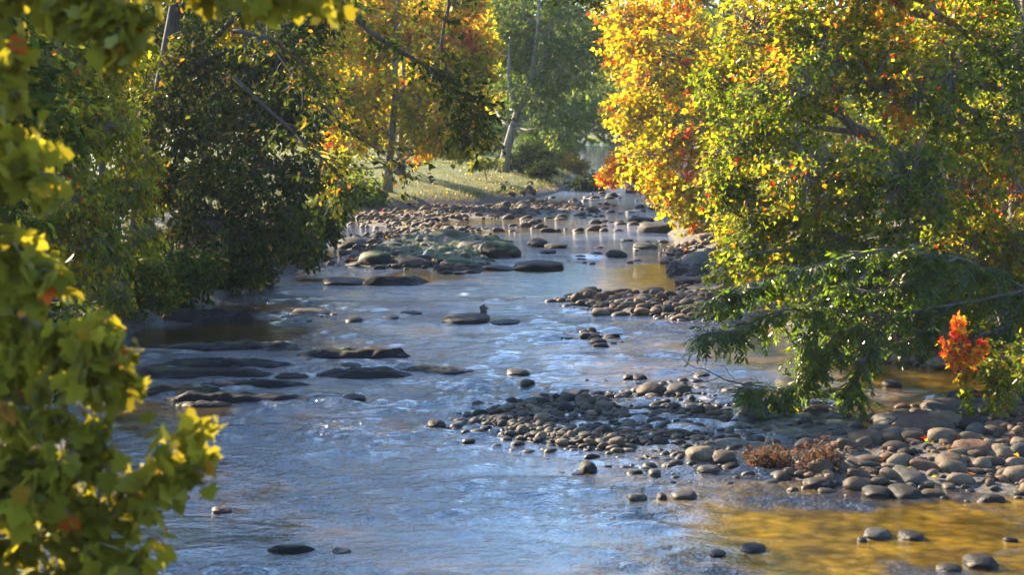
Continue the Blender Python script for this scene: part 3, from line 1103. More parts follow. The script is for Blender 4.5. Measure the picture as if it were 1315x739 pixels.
def place_leaves(tb, tt, per, size, rng, droop=.35, spread=.10, flat=.9, tmpl='oval', hue=None, tone_sd=.18, leaf_out=.8):
    """leaves along twigs from tb to tt (N x 3)"""
    n = len(tb)
    t = rng.random((n, per)) ** .8
    t[:, 0] = 1
    d = (tt - tb)
    pos = tb[:, None] + d[:, None] * t[..., None] + rng.normal(size=(n, per, 3)) * spread * np.linalg.norm(d, axis=1)[:, None, None]
    dirn = norm(d)
    ax = dirn[:, None] * .55 + rng.normal(size=(n, per, 3)) * leaf_out * .6 + np.array([0, 0, -droop])
    nr = np.array([0, 0, 1.0]) * flat + rng.normal(size=(n, per, 3)) * .6
    pos, ax, nr = pos.reshape(-1, 3), norm(ax.reshape(-1, 3)), norm(nr.reshape(-1, 3))
    # keep the blade plane from folding onto the axis
    nr = norm(nr - (nr * ax).sum(1, keepdims=True) * ax + 1e-4)
    sz = size * np.clip(rng.normal(1, .25, len(pos)), .45, 1.6)
    return pos, ax, nr, sz


def tree(name, label, base, height, crown_w, seed, mat, leaf=.14, tmpl='oval', twigs=1500, per=9, hue=(.3, .12, .25), cat='tree', group=None,
         lobes=None, trunk=None, trunk_r=.22, bark='bark', twig_len=.7, droop=.35, gap=.36, twig_tubes=True, crown_base=.25, nl=14, squash=.85, extra=None, hue_fn=None, trunk_on=True):
    rng = np.random.default_rng(seed)
    base = np.asarray(base, float)
    rt = root(name, tuple(base), label, cat, group)
    rt_loc = base
    if trunk is None:
        lean = rng.normal(0, .05, 2)
        n = 9
        t = np.linspace(0, 1, n)
        trunk = np.stack([lean[0] * height * t + rng.normal(0, .02, n) * height * t, lean[1] * height * t + rng.normal(0, .02, n) * height * t, -.25 + height * .86 * t], 1) + base
    trunk = np.asarray(trunk, float)
    if lobes is None:
        lobes = []
        for i in range(nl):
            u = rand_unit(1, rng)[0]
            k = rng.uniform(.45, .8)
            zc = height * (crown_base + (1 - crown_base) * .5)
            c = base + np.array([u[0] * crown_w * .5 * k, u[1] * crown_w * .5 * k, zc + u[2] * height * (1 - crown_base) * .5 * k])
            R = crown_w * rng.uniform(.17, .27)
            lobes.append((*c, R))
    lobes = np.array([l if len(l) == 4 else (*l[:3], l[3]) for l in lobes], float)
    g = Geo()
    nT = len(trunk)
    rad = trunk_r * (1 - .85 * np.linspace(0, 1, nT)) ** .8
    rad[0] *= 1.35
    g.tube(trunk, rad, 10)
    limb_pts = [trunk[int(nT * .4):]]
    for (cx_, cy_, cz_, R) in lobes:
        c = np.array([cx_, cy_, cz_])
        dz = c[2] - np.linalg.norm(trunk[:, :2] - c[:2], axis=1) * .55
        k = int(np.clip(np.argmin(np.abs(trunk[:, 2] - dz)), max(1, nT // 4), nT - 1))
        pts = curve(trunk[k], c, 7, rng, .06)
        r0 = min(rad[k] * .6, .02 + .014 * np.linalg.norm(c - trunk[k]))
        g.tube(pts, np.linspace(r0, max(r0 * .35, .012), 7), 6)
        limb_pts.append(pts[2:])
        for _ in range(6):
            u = rand_unit(1, rng)[0]
            u[2] = abs(u[2]) * .6 - .2
            e = c + u * R * .75
            q_ = curve(pts[rng.integers(3, 7)], e, 5, rng, .03)
            g.tube(q_, np.linspace(r0 * .4, .006, 5), 4)
            limb_pts.append(q_[1:])
    limb_pts = np.concatenate(limb_pts)
    w = lobes[:, 3] ** 2
    li = rng.choice(len(lobes), int(twigs * 1.9), p=w / w.sum())
    u = rand_unit(len(li), rng)
    rr = (.35 + .65 * rng.random(len(li)) ** .6) * lobes[li, 3]
    off = u * rr[:, None]
    off[:, 2] *= squash
    tips = lobes[li, :3] + off
    gp = fbm(tips, .75 / max(.6, crown_w / 8), seed + 7, 3)
    tips_ok = gp > gap
    tips, u = tips[tips_ok][:twigs], u[tips_ok][:twigs]
    dirn = norm(u * .8 + norm(tips - (trunk[nT // 2] + [0, 0, height * .1])) * .5 + rng.normal(size=tips.shape) * .35 + [0, 0, -.15])
    tb = tips - dirn * twig_len * rng.uniform(.6, 1.2, (len(tips), 1))
    if extra is not None:
        etb, ett = extra(g, rng)
        tb, tips = np.vstack([tb, etb]), np.vstack([tips, ett])
        dirn = norm(tips - tb)
    if twig_tubes:
        near = np.empty_like(tb)
        for s in range(0, len(tb), 500):
            dd = ((tb[s:s + 500, None] - limb_pts[None]) ** 2).sum(-1)
            near[s:s + 500] = limb_pts[dd.argmin(1)]
        L_ = np.linalg.norm(near - tb, axis=1)
        ok = L_ < 2.2
        g.tubes3(near[ok], (near[ok] + tb[ok]) / 2 + rng.normal(size=(ok.sum(), 3)) * .04, tb[ok], np.full(ok.sum(), .012), .007)
        g.tubes3(tb, (tb + tips) / 2 + rng.normal(size=tb.shape) * .02, tips, np.full(len(tb), .008), .003)
    pos, ax, nr, sz = place_leaves(tb, tips, per, leaf, rng, droop, tmpl=tmpl)
    lo = fbm(pos, .55 / max(.6, crown_w / 9), seed + 3, 3)
    hv = hue[0] + (lo - .5) * 2 * hue[2] + rng.normal(0, hue[1], len(pos))
    hv = hv + (rng.random(len(pos)) < .05) * .38
    if name == 'maple_tree':
        hv = hv + .30 * smooth(.64, .72, fbm(pos, 1.5 * 5 / max(5, crown_w), seed + 31, 3))
    if hue_fn is not None:
        hv = hv + hue_fn(pos)
    tone = np.clip(rng.normal(1, .2, len(pos)), .5, 1.6)
    me = leaf_mesh('crown', pos - rt_loc, ax, nr, sz, tmpl, np.clip(hv, 0, 1), tone, rng.uniform(-.5, 2.0, len(pos)))
    link('crown', me, M[mat], rt)
    if trunk_on:
        tm = g.mesh('trunk', True)
        tm.transform(__import__('mathutils').Matrix.Translation(-rt_loc))
        link('trunk', tm, M[bark], rt)
    return rt


def LO(lst):
    """lobes from (px, py, depth, radius in px)"""
    return [(*D(px, py, d), r * d / F) for (px, py, d, r) in lst]


def LO2(sh, lst):
    return LO([(a, b_, c + sh, e) for (a, b_, c, e) in lst])


def ground_pt(x, y):
    return np.array([x, y, th(x, y)])


# --- big maple on the near right bank
b = ground_pt(10.2, 37.5)
tree('maple_tree', 'big green and gold maple leaning over the stony bank', b, 13, 9, 101, 'near_leaf', .088, 'lobed', 8200, 13, (.38, .15, .42),
     lobes=LO([(1010, 120, 35, 85), (1090, 60, 36, 95), (1180, 110, 35, 100), (1270, 60, 36, 95), (960, 190, 36, 75), (1050, 230, 34.5, 90), (1150, 240, 34, 95), (1250, 230, 35, 100), (985, 40, 37, 90), (1330, 170, 35, 90),
               (1060, 320, 35, 70), (1150, 345, 34.5, 70), (1240, 345, 35, 80), (980, 290, 35.5, 55), (1310, 330, 35, 80), (930, 110, 37.5, 60), (1000, 365, 35, 40), (1100, 395, 35, 38), (1290, 415, 35, 50), (1215, 420, 36, 40),
               (1000, -60, 36, 90), (1120, -50, 35, 110), (1250, -60, 36, 110), (1080, -190, 36, 120), (1210, -200, 37, 130), (1150, -330, 37, 120), (1330, -120, 37, 120), (1400, 100, 37, 150), (1400, 300, 37, 120), (1040, 395, 33.5, 34), (1180, 420, 33.5, 32), (1130, 425, 34, 28), (1285, 455, 33.5, 36), (1060, 355, 34.5, 50), (955, 325, 35, 36), (930, 250, 36, 42), (1230, 390, 33.5, 45), (1090, 400, 35, 42), (1170, 395, 35, 45), (1310, 400, 35, 50), (1020, 345, 36, 45), (970, 350, 36.5, 40)]),
     trunk_r=.26, twig_len=.55, gap=.33, hue_fn=lambda p: np.where(CX + p[:, 0] / p[:, 1] * F < 1020, .12, .02) - .1 * smooth(3.2, 1.2, p[:, 2]))

# --- undergrowth along the near right bank
for (px, py, hh, ww, sd_, hu, lab) in [(985, 392, 2.2, 3.0, 161, .3, 'low green bush on the bank behind the sunlit upstream bar'), (1060, 425, 2.0, 3.2, 162, .38, 'yellowish bush behind the far golden pool'), (1150, 446, 1.9, 3.0, 163, .28, 'green bush above the far shore stones'), (1250, 446, 2.4, 3.4, 164, .34, 'bush under the big maple behind the scarlet sapling'), (950, 362, 2.2, 3.0, 165, .45, 'golden green bush at the upper end of the sunlit bar'), (1350, 470, 2.6, 3.4, 166, .3, 'bush at the back of the stony bank')]:
    tree('bank_bush', lab, G(px, py), hh, ww, sd_, 'near_leaf', .12, 'oval', 420, 9, (hu, .1, .2), cat='shrub', group='bushes along the near bank', trunk_r=.04, crown_base=.03, nl=9, gap=.25, twig_len=.4)

for (x, y, hh, ww, sd_, hu, lab) in [(19, 102, 5, 7, 191, .4, 'thicket far back on the right bank between the trunks'), (15.5, 84, 4.5, 7, 192, .45, 'yellowish thicket under the golden maple'), (14.5, 66, 4.5, 6, 193, .34, 'green thicket on the slope behind the near maple'), (20, 72, 5, 7, 194, .3, 'dark thicket on the upper slope behind the near maple'), (24, 92, 5, 8, 195, .38, 'thicket at the top of the wooded slope'), (12.5, 52, 3.5, 5, 196, .36, 'green thicket on the shore slope behind the near maple')]:
    tree('bank_bush', lab, ground_pt(x, y), hh, ww, sd_, 'near_leaf', .2, 'oval', 520, 9, (hu, .1, .2), cat='shrub', group='thickets of the wooded slope', trunk_r=.05, twig_tubes=False, crown_base=.03, nl=12, gap=.25)

# --- golden trees further up the right bank
tree('maple_tree', 'golden maple with red tips arching over the far channel', ground_pt(12.5, 82), 15, 11, 102, 'autumn', .17, 'lobed', 4600, 10, (.57, .13, .26),
     lobes=LO([(800, 60, 82, 40), (835, 110, 80, 60), (870, 60, 82, 70), (810, 150, 80, 42), (850, 200, 78, 55), (900, 170, 78, 70), (820, 215, 80, 38), (880, 260, 76, 48), (920, 260, 76, 55), (940, 100, 80, 80), (800, 20, 84, 45), (860, -20, 84, 70), (850, 245, 77, 34), (905, 300, 75, 36), (950, 200, 80, 70),
               (940, 300, 75, 40), (880, -100, 84, 80), (950, -60, 84, 90), (930, -160, 86, 80), (1000, 60, 86, 90), (1000, 200, 86, 90), (1000, -80, 86, 90)]),
     trunk_r=.3, twig_len=.8, gap=.30, twig_tubes=True)
tree('sumac_shrub', 'red and orange shrub under the golden maple at the far water', ground_pt(9.9, 110), 4, 4, 103, 'autumn', .2, 'oval', 420, 9, (.84, .09, .15), cat='shrub',
     lobes=LO([(795, 215, 108, 28), (820, 228, 106, 24), (780, 228, 110, 18), (840, 240, 104, 20)]), trunk_r=.08, gap=.2)
tree('yellow_tree', 'yellow tree behind the golden maple where the river bends', ground_pt(15.5, 140), 17, 10, 104, 'autumn', .22, 'oval', 1500, 9, (.55, .1, .2), lobes=LO([(800, 80, 140, 40), (820, 20, 140, 50), (850, 90, 140, 50), (790, 140, 138, 30), (830, 160, 138, 36), (800, -50, 140, 50), (860, -40, 140, 60)]), trunk_r=.25)

# --- trees filling the right bank behind the near maple
for (x, y, h, w_, s, hb, lab) in [(17, 62, 17, 11, 111, .32, 'tall green tree close behind the near maple'), (19, 92, 19, 12, 112, .45, 'yellowing tree standing behind the golden maple'), (24, 76, 18, 12, 113, .25, 'dark green tree deep in the wood behind the near maple'),
                                  (16, 48, 12, 8, 114, .3, 'bushy green tree low behind the near maple'), (14.5, 54, 12, 8, 116, .36, 'yellow green tree on the bank just behind the near maple'), (20, 52, 15, 9, 117, .3, 'tall dark tree at the edge of the wood behind the near maple'), (27, 118, 20, 13, 115, .35, 'olive green tree far behind the golden maple')]:
    tree('broadleaf_tree', lab, ground_pt(x, y), h, w_, s, 'autumn', .2, 'oval', 1300, 9, (hb, .1, .2), group='trees on the wooded bank', trunk_r=.24, twig_tubes=False, crown_base=.08)

# --- left bank trees
tree('box_elder', 'leafy green box elder on the shaded bank behind the foreground leaves', ground_pt(-10.6, 43), 12, 7, 121, 'autumn', .13, 'oval', 3600, 10, (.45, .10, .24),
     lobes=LO([(60, 80, 42, 80), (130, 60, 43, 70), (60, 190, 41, 70), (130, 160, 42, 60), (100, 260, 41, 60), (165, 250, 42, 45), (40, 300, 41, 70), (130, 320, 41, 50), (185, 210, 43, 40), (150, 385, 41, 32), (90, 380, 41, 50), (30, 420, 41, 60), (190, 310, 42, 28), (60, -40, 43, 90), (150, -70, 43, 80)]),
     trunk=np.array([D(142, 432, 43) - [0, 0, .3], D(140, 400, 43), D(143, 360, 43), D(138, 300, 43.2), D(130, 200, 43.4), D(115, 60, 43.6), D(110, -100, 43.5), D(100, -220, 43.5)]), bark='pale_bark',
     trunk_r=.15, twig_len=.6, gap=.36, droop=.6)
OAKD = 55


def oak_limb(g, rng):
    """the long dark limbs that reach out over the river"""
    paths = [([(330, -60), (430, -2), (480, 45), (530, 75), (575, 100), (625, 150)], 46, .10), ([(560, -70), (577, 0), (566, 60), (580, 110), (590, 130), (604, 150), (602, 168), (590, 178)], 46, .055),
             ([(300, 40), (350, 50), (390, 85), (420, 120)], 47, .06), ([(420, -60), (600, -70), (700, -50), (760, -14), (745, 4)], 46, .06), ([(250, -40), (330, 30), (380, 100), (450, 170), (520, 215)], 48, .07), ([(300, 100), (400, 190), (440, 230), (430, 260)], 48, .05)]
    tb, tt = [], []
    for pl, d, r in paths:
        P = np.array([D(x, y, d + .15 * i) for i, (x, y) in enumerate(pl)])
        t = np.linspace(0, len(P) - 1, len(P) * 5)
        Q = np.stack([np.interp(t, np.arange(len(P)), P[:, k]) for k in range(3)], 1) + rng.normal(size=(len(t), 3)) * .015
        g.tube(Q, np.linspace(r, .012, len(Q)), 6)
        for q in Q[4:]:
            for _ in range(3):
                u = rng.normal(size=3) * [1, .9, .7]
                a = q + u * .12
                bb = a + norm(u + np.array([.5, 0, -.35])) * rng.uniform(.3, .9)
                g.tube(np.array([q, a, bb]), [.012, .009, .004], 3)
                tb.append(a)
                tt.append(bb)
    return np.array(tb), np.array(tt)


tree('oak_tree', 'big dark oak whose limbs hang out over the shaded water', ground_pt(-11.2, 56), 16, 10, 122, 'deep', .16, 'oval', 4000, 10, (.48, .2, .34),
     lobes=LO([(250, 80, 55, 55), (340, 80, 54, 50), (220, 160, 55, 70), (310, 160, 54, 75), (370, 150, 53, 60), (270, 250, 54, 70), (345, 240, 53, 65), (390, 230, 52.5, 45), (240, 310, 54, 50), (310, 310, 53, 55), (370, 300, 52.5, 48), (385, 60, 53, 40), (420, 20, 53, 34),
               (300, 350, 53, 26), (395, 330, 52.5, 22), (210, 250, 55, 50), (280, -40, 55, 90), (400, -50, 54, 90), (340, -150, 55, 100), (460, -120, 54, 80), (250, -130, 56, 90)]),
     bark='dark_bark', trunk_r=.35, twig_len=.7, gap=.33, extra=oak_limb, trunk=np.array([ground_pt(-11.2, 56) - [0, 0, .3], [-11, 56, 3], [-10.5, 56, 5.5], [-10, 55.8, 8], [-9.6, 55.6, 9.8], [-9.3, 55.5, 11.5]]))
tree('hickory_tree', 'olive and gold hickory rising behind the dark oak', ground_pt(-14.5, 77), 17, 9, 181, 'autumn', .16, 'oval', 3200, 9, (.46, .12, .24), bark='dark_bark',
     lobes=LO2(15, [(230, 40, 60, 60), (300, 10, 60, 70), (370, 40, 59, 60), (420, 10, 59, 50), (330, 100, 59, 55), (400, 110, 58, 45), (250, 120, 60, 50), (430, 160, 58, 30), (440, 210, 58, 26), (420, 250, 58, 26), (300, -80, 60, 80), (400, -70, 60, 70), (220, -40, 61, 70), (190, 100, 60, 50), (440, 60, 58, 30)]), trunk_r=.25, gap=.36)
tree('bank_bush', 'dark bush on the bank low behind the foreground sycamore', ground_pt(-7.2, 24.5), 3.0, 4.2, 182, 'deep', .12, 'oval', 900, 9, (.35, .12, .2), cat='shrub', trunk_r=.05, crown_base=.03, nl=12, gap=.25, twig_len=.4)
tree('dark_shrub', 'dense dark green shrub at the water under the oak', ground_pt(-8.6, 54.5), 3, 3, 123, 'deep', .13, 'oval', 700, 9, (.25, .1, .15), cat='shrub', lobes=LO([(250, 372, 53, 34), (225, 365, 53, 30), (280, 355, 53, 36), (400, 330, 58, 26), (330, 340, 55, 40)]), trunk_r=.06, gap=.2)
for (x, y, h, w_, s, lab) in [(-15, 66, 15, 9, 124, 'dark tree in the shaded wood behind the oak'), (-19, 52, 9.5, 8, 125, 'dark tree inland of the box elder'), (-19, 76, 16, 10, 126, 'deep green tree far back in the shaded wood'), (-13.5, 84, 14, 8, 127, 'green tree between the oak and the golden tree'), (-21, 60, 11, 9, 128, 'dark tree at the back edge of the shaded wood'), (-10.5, 33.5, 8, 6, 130, 'added dark tree hidden behind the sycamore that shades the left pool'), (-15.5, 47, 12, 7, 129, 'low branched dark tree crowding the box elder')]:  # tree hidden behind the sycamore is added to shade the near pool
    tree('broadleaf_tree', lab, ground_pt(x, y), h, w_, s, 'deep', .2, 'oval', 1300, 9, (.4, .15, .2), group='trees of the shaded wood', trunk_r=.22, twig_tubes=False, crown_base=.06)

# --- golden trees on the lawn
gb = G(497, 246)
tree('golden_tree', 'glowing golden tree with a pale trunk on the lawn edge', gb, 17, 12, 131, 'autumn', .2, 'lobed', 5200, 10, (.58, .12, .26),
     lobes=LO2(gb[1] - 111, [(470, 60, 112, 50), (520, 40, 112, 60), (580, 50, 111, 55), (610, 90, 111, 40), (500, 130, 111, 55), (560, 140, 110, 55), (600, 150, 110, 36), (450, 130, 111, 45), (470, 180, 110, 32), (540, 185, 110, 40), (590, 190, 109, 28), (430, 180, 111, 30), (425, 225, 108, 22), (600, 20, 111, 44), (440, 20, 113, 60),
               (500, -50, 112, 70), (590, -40, 112, 60), (540, -140, 113, 80), (450, -90, 113, 70), (620, 60, 111, 30), (400, 100, 113, 50)]),
     trunk=np.array([gb - [0, 0, .3], D(499, 215, gb[1]), D(503, 180, gb[1]), D(507, 130, gb[1]), D(508, 80, gb[1]), D(510, 0, gb[1]), D(512, -100, gb[1])]), bark='pale_bark', trunk_r=.27, twig_len=.9, gap=.3)
gb2 = G(514, 226)
tree('golden_tree', 'second yellow tree with a brown trunk just behind the pale trunked one', gb2, 15, 9, 132, 'autumn', .22, 'oval', 1700, 9, (.52, .09, .18),
     lobes=LO2(gb2[1] - 128, [(530, 120, 130, 50), (580, 150, 130, 45), (560, 190, 128, 28), (620, 130, 130, 30), (540, 40, 132, 60), (600, 60, 132, 50), (560, -40, 132, 60), (630, 180, 126, 16), (480, 160, 132, 40)]),
     trunk=np.array([gb2 - [0, 0, .3], D(515, 200, gb2[1]), D(516, 170, gb2[1]), D(518, 100, gb2[1]), D(520, 0, gb2[1])]), trunk_r=.3, twig_len=.9)
tree('small_bush', 'small bright green bush on the lawn beside the leaning tree', G(625, 232), 1.8, 2.4, 133, 'cool', .2, 'oval', 120, 8, (.7, .1, .15), cat='shrub', trunk_r=.05, crown_base=.1, nl=6)

# --- hazy trees up the valley
hb = G(645, 222)


def fork(g, rng):
    g.tube(np.array([D(664, 145, hb[1]), D(657, 120, hb[1]), D(653, 95, hb[1]), D(655, 50, hb[1])]), [.24, .2, .15, .06], 8)
    g.tube(np.array([D(670, 130, hb[1]), D(684, 105, hb[1]), D(700, 75, hb[1]), D(708, 30, hb[1])]), [.2, .17, .12, .05], 8)
    return np.zeros((0, 3)), np.zeros((0, 3))


tree('leaning_tree', 'hazy green tree with a pale leaning forked trunk', hb, 18, 13, 141, 'cool', .26, 'oval', 2600, 9, (.46, .12, .22),
     lobes=LO2(hb[1] - 148, [(640, 60, 150, 55), (690, 50, 150, 60), (730, 90, 148, 50), (690, 120, 148, 45), (740, 150, 146, 34), (720, 180, 144, 22), (660, 10, 152, 60), (740, 20, 150, 60), (650, 110, 152, 36), (620, 140, 156, 30), (700, -60, 152, 70), (640, -60, 152, 60), (770, 60, 150, 40), (700, 165, 146, 26)]),
     trunk=np.array([hb - [0, 0, .3], D(650, 195, hb[1]), D(658, 165, hb[1]), D(665, 142, hb[1]), D(676, 118, hb[1]), D(684, 90, hb[1]), D(690, 40, hb[1]), D(695, -30, hb[1])]), bark='pale_bark', trunk_r=.36, twig_len=1.0, gap=.34, extra=fork)
for (px, d, h, w_, s, lab) in [(560, 190, 21, 15, 142, 'tall hazy tree behind the golden tree'), (630, 205, 22, 16, 143, 'tall hazy tree behind the leaning trunk'), (700, 230, 24, 18, 144, 'pale hazy tree at the head of the valley'), (722, 262, 25, 18, 145, 'hazy tree standing past the river bend'), (480, 180, 22, 15, 146, 'hazy green tree at the back of the lawn'),
                               (842, 245, 24, 18, 147, 'hazy tree beyond the yellow tree'), (420, 160, 22, 14, 148, 'dusky tree behind the lawn near the oak'), (600, 170, 17, 11, 149, 'shaded green tree on the upper lawn'), (880, 200, 21, 18, 150, 'hazy tree high behind the golden maple')]:
    x = (px - CX) / F * d
    tree('valley_tree', lab, ground_pt(x, d), h, w_, s, 'cool', .34, 'oval', 1500, 8, (.5, .12, .22), group='hazy trees up the valley', trunk_r=.35, twig_tubes=False, crown_base=.08, twig_len=1.2)
for (px, py, h, w_, s, lab, hu) in [(757, 252, 1.8, 3.4, 151, 'brown bush overhanging the far bend of the river', .2), (700, 232, 1.2, 3.4, 152, 'dark brush below the lawn at the far bend', .1), (668, 222, 1.6, 4.4, 153, 'dark brush heap beside the leaning trunk', .05), (685, 214, 2.2, 3.5, 154, 'grey green brush on the slope behind the leaning trunk', .2), (738, 222, 1.3, 4.0, 155, 'rusty scrub on the bank of the upper reach', .95)]:
    tree('bank_bush', lab, G(px, py), h, w_, s, 'deep', .2, 'oval', 260, 8, (hu, .1, .15), cat='shrub', trunk_r=.05, twig_tubes=False, crown_base=.02, nl=8, gap=.2)

for (px, py, h, w_, s, lab, hu) in [(238, 392, 1.5, 2.6, 168, 'shadowy bush on the grassy bank under the oak', .4), (168, 408, 1.6, 2.6, 169, 'leafy bush beside the pale trunk of the box elder', .6), (300, 378, 1.2, 2.2, 167, 'low dark bush at the tip of the grassy bank', .4), (372, 340, 1.6, 2.6, 170, 'dark bush at the water edge beyond the oak', .35), (408, 320, 1.8, 3.0, 171, 'dark green bush on the bank above the mossy outcrop', .35), (432, 272, 2.2, 4.0, 172, 'olive bush at the lawn corner under the oak', .55), (470, 262, 1.0, 2.6, 173, 'low weedy bush at the foot of the lawn', .6), (712, 214, 2.5, 5, 174, 'hazy bush on the bank of the far bend', .5), (700, 205, 4, 7, 175, 'hazy thicket behind the brown bush', .4), (600, 205, 3, 7, 176, 'shaded thicket at the top of the lawn', .4)]:
    tree('bank_bush', lab, G(px, py), h, w_, s, 'deep' if px < 415 else 'cool', .14 if px < 380 else .2, 'oval', 420, 9, (hu, .1, .15), cat='shrub', trunk_r=.05, twig_tubes=False, crown_base=.02, nl=14, gap=.40)

# far wood on the valley sides, one mass
frng = np.random.default_rng(9)
n = 90000
fx = frng.uniform(-190, 200, n)
fx = np.where(frng.random(n) < .4, frng.uniform(-70, 90, n), fx)
fy = 270 + 70 * frng.random(n)
side_l = frng.random(n) < .2
sy = frng.uniform(60, 300, n)
fx = np.where(side_l, 40 + sy * .1 + frng.normal(0, 5, n), fx)
fy = np.where(side_l, sy, fy)
fx[:9000] = frng.uniform(-30, 75, 9000)
fy[:9000] = frng.uniform(322, 350, 9000)
hz = fbm(np.stack([fx, fy, fx * 0], 1), .06, 5, 4)
fz = terrain(fx, fy) + frng.random(n) ** .8 * (12 + 17 * hz) * np.where(np.arange(n) < 9000, .6, 1)
ok = fbm(np.stack([fx, fy, fz], 1), .22, 8, 3) > .3
ok &= ~((fy < 325) & (fz < 4.2) & ((pdist(RIVER, fx, fy) < 2) | inside(RIVER, fx, fy)))
P = np.stack([fx, fy, fz], 1)[ok]
k = len(P)
ax = norm(frng.normal(size=(k, 3)) + [0, 0, -.3])
me = leaf_mesh('far_wood', P, ax, rand_unit(k, frng) + 1e-3, frng.uniform(.8, 1.9, k), 'oval', np.clip(.35 + (fbm(P, .05, 2) - .5) * 1.2 + frng.normal(0, .1, k), 0, 1), np.clip(frng.normal(1, .2, k), .5, 1.5))
tag(structure(link('far_wood', me, M['cool']), 'stuff'), 'hazy wood closing the valley behind the trees', 'wood')

# ----------------------------------------------------------------- near right: drooping leafy branches of a walnut
def pinnate(tb, tt, rng, n_pairs=7, leaflet=.12):
    """pendulous compound leaves: each twig end carries leaflets in two rows"""
    P, A, N = [], [], []
    for a, b_ in zip(tb, tt):
        d = norm(b_ - a)
        s = norm(np.cross(d, [0, .3, 1.0]) + rng.normal(0, .2, 3))
        for i in range(n_pairs):
            t = (i + .6) / n_pairs
            p = a + (b_ - a) * t + np.array([0, 0, -.06 * t * t])
            for sg in (-1, 1):
                P.append(p)
                A.append(s * sg * .75 + d * .55 + np.array([0, 0, -.55]) + rng.normal(0, .15, 3))
                N.append(np.cross(d, s) + rng.normal(0, .35, 3))
        P.append(b_ + np.array([0, 0, -.06])); A.append(d + np.array([0, 0, -.4])); N.append(np.cross(d, s) + rng.normal(0, .2, 3))
    return np.array(P), norm(np.array(A)), norm(np.array(N))


def branch_thing(rt, paths, rng, leaf, dens, bark, mat, hue, pin=False, tmpl='long', twl=(.25, .55), r0=.03, spread=(1, .8, .5), down=-.5, hue_fn=None, per=7, leaf_droop=.5):
    g = Geo()
    tb, tt = [], []
    for pl, r in paths:
        Pm = np.array(pl)
        t = np.linspace(0, len(Pm) - 1, max(8, len(Pm) * 4))
        Q = np.stack([np.interp(t, np.arange(len(Pm)), Pm[:, k]) for k in range(3)], 1)
        Q[1:-1] += rng.normal(size=(len(Q) - 2, 3)) * .012
        g.tube(Q, np.linspace(r, .006, len(Q)), 6)
        L_ = np.linalg.norm(np.diff(Q, axis=0), axis=1).sum()
        for _ in range(int(L_ * dens)):
            s = rng.uniform(.08, 1) * (len(Q) - 1)
            i = min(int(s), len(Q) - 2)
            q = Q[i] + (Q[i + 1] - Q[i]) * (s - i)
            u = rng.normal(size=3) * spread + norm(Q[i + 1] - Q[i]) * .5 + np.array([0, 0, down])
            e = q + norm(u) * rng.uniform(*twl)
            g.tubes3([q], [(q + e) / 2 + np.array([0, 0, .02])], [e], np.array([.007]), .003)
            tb.append(q + (e - q) * .15)
            tt.append(e)
    tb, tt = np.array(tb), np.array(tt)
    if pin:
        pos, ax, nr = pinnate(tb, tt, rng, 7, leaf)
        sz = leaf * np.clip(rng.normal(1, .2, len(pos)), .5, 1.5)
    else:
        pos, ax, nr, sz = place_leaves(tb, tt, per, leaf, rng, leaf_droop, spread=.15, flat=.35)
    hv = hue[0] + (fbm(pos, 1.1, 5, 3) - .5) * 2 * hue[2] + rng.normal(0, hue[1], len(pos)) + (rng.random(len(pos)) < .025) * .4
    if hue_fn is not None:
        hv = hv + hue_fn(pos)
    org = np.array(rt.location)
    me = leaf_mesh('crown', pos - org, ax, nr, sz, tmpl, np.clip(hv, 0, 1), np.clip(rng.normal(1, .18, len(pos)), .5, 1.5), rng.uniform(-.5, 2, len(pos)))
    link('crown', me, M[mat], rt)
    return g


brng = np.random.default_rng(77)
wb = ground_pt(11.4, 33)
rt = root('walnut_tree', tuple(wb), 'walnut with long drooping compound leaves hanging over the side channel', 'tree')
P_ = lambda lst: [D(x, y, d) for (x, y, d) in lst]
paths = [
    (P_([(1420, 330, 33), (1320, 372, 33), (1220, 392, 32.6), (1130, 408, 32), (1070, 432, 31.8), (1040, 480, 31.5), (1000, 505, 31.2), (960, 498, 31)]), .04),
    (P_([(1130, 408, 32), (1060, 395, 31.7), (1000, 400, 31.4), (940, 425, 31.2), (900, 430, 31)]), .03),
    (P_([(1320, 372, 33), (1230, 330, 32.5), (1130, 320, 32), (1050, 340, 31.6), (960, 365, 31.5), (915, 385, 31.4)]), .026),
    (P_([(1135, 408, 32), (1120, 440, 31.6), (1105, 480, 31.4), (1095, 520, 31.2)]), .022),
    (P_([(1070, 395, 32), (1040, 430, 31.6), (1030, 460, 31.4)]), .02),
    (P_([(1220, 392, 32.6), (1190, 420, 32), (1160, 450, 31.8)]), .02),
    (P_([(1320, 372, 33), (1290, 420, 32.6), (1300, 470, 32.4), (1310, 500, 32.2)]), .03),
    (P_([(1290, 420, 32.6), (1260, 430, 32.4), (1240, 450, 32.2)]), .02),
    (P_([(1230, 330, 32.5), (1180, 360, 32.2), (1120, 375, 32), (1080, 370, 31.8)]), .03),
]
g = branch_thing(rt, paths, brng, .115, 42, 'dark_bark', 'near_leaf', (.13, .08, .2), pin=True)
tk = np.array([wb - [0, 0, .3], wb + [0, 0, 1.5], D(1420, 330, 33), wb + [.2, .1, 7], wb + [.3, .1, 9.5]])
g.tube(tk, [.24, .2, .16, .1, .05], 10)
tm = g.mesh('trunk', True)
tm.transform(__import__('mathutils').Matrix.Translation(-wb))
link('trunk', tm, M['dark_bark'], rt)

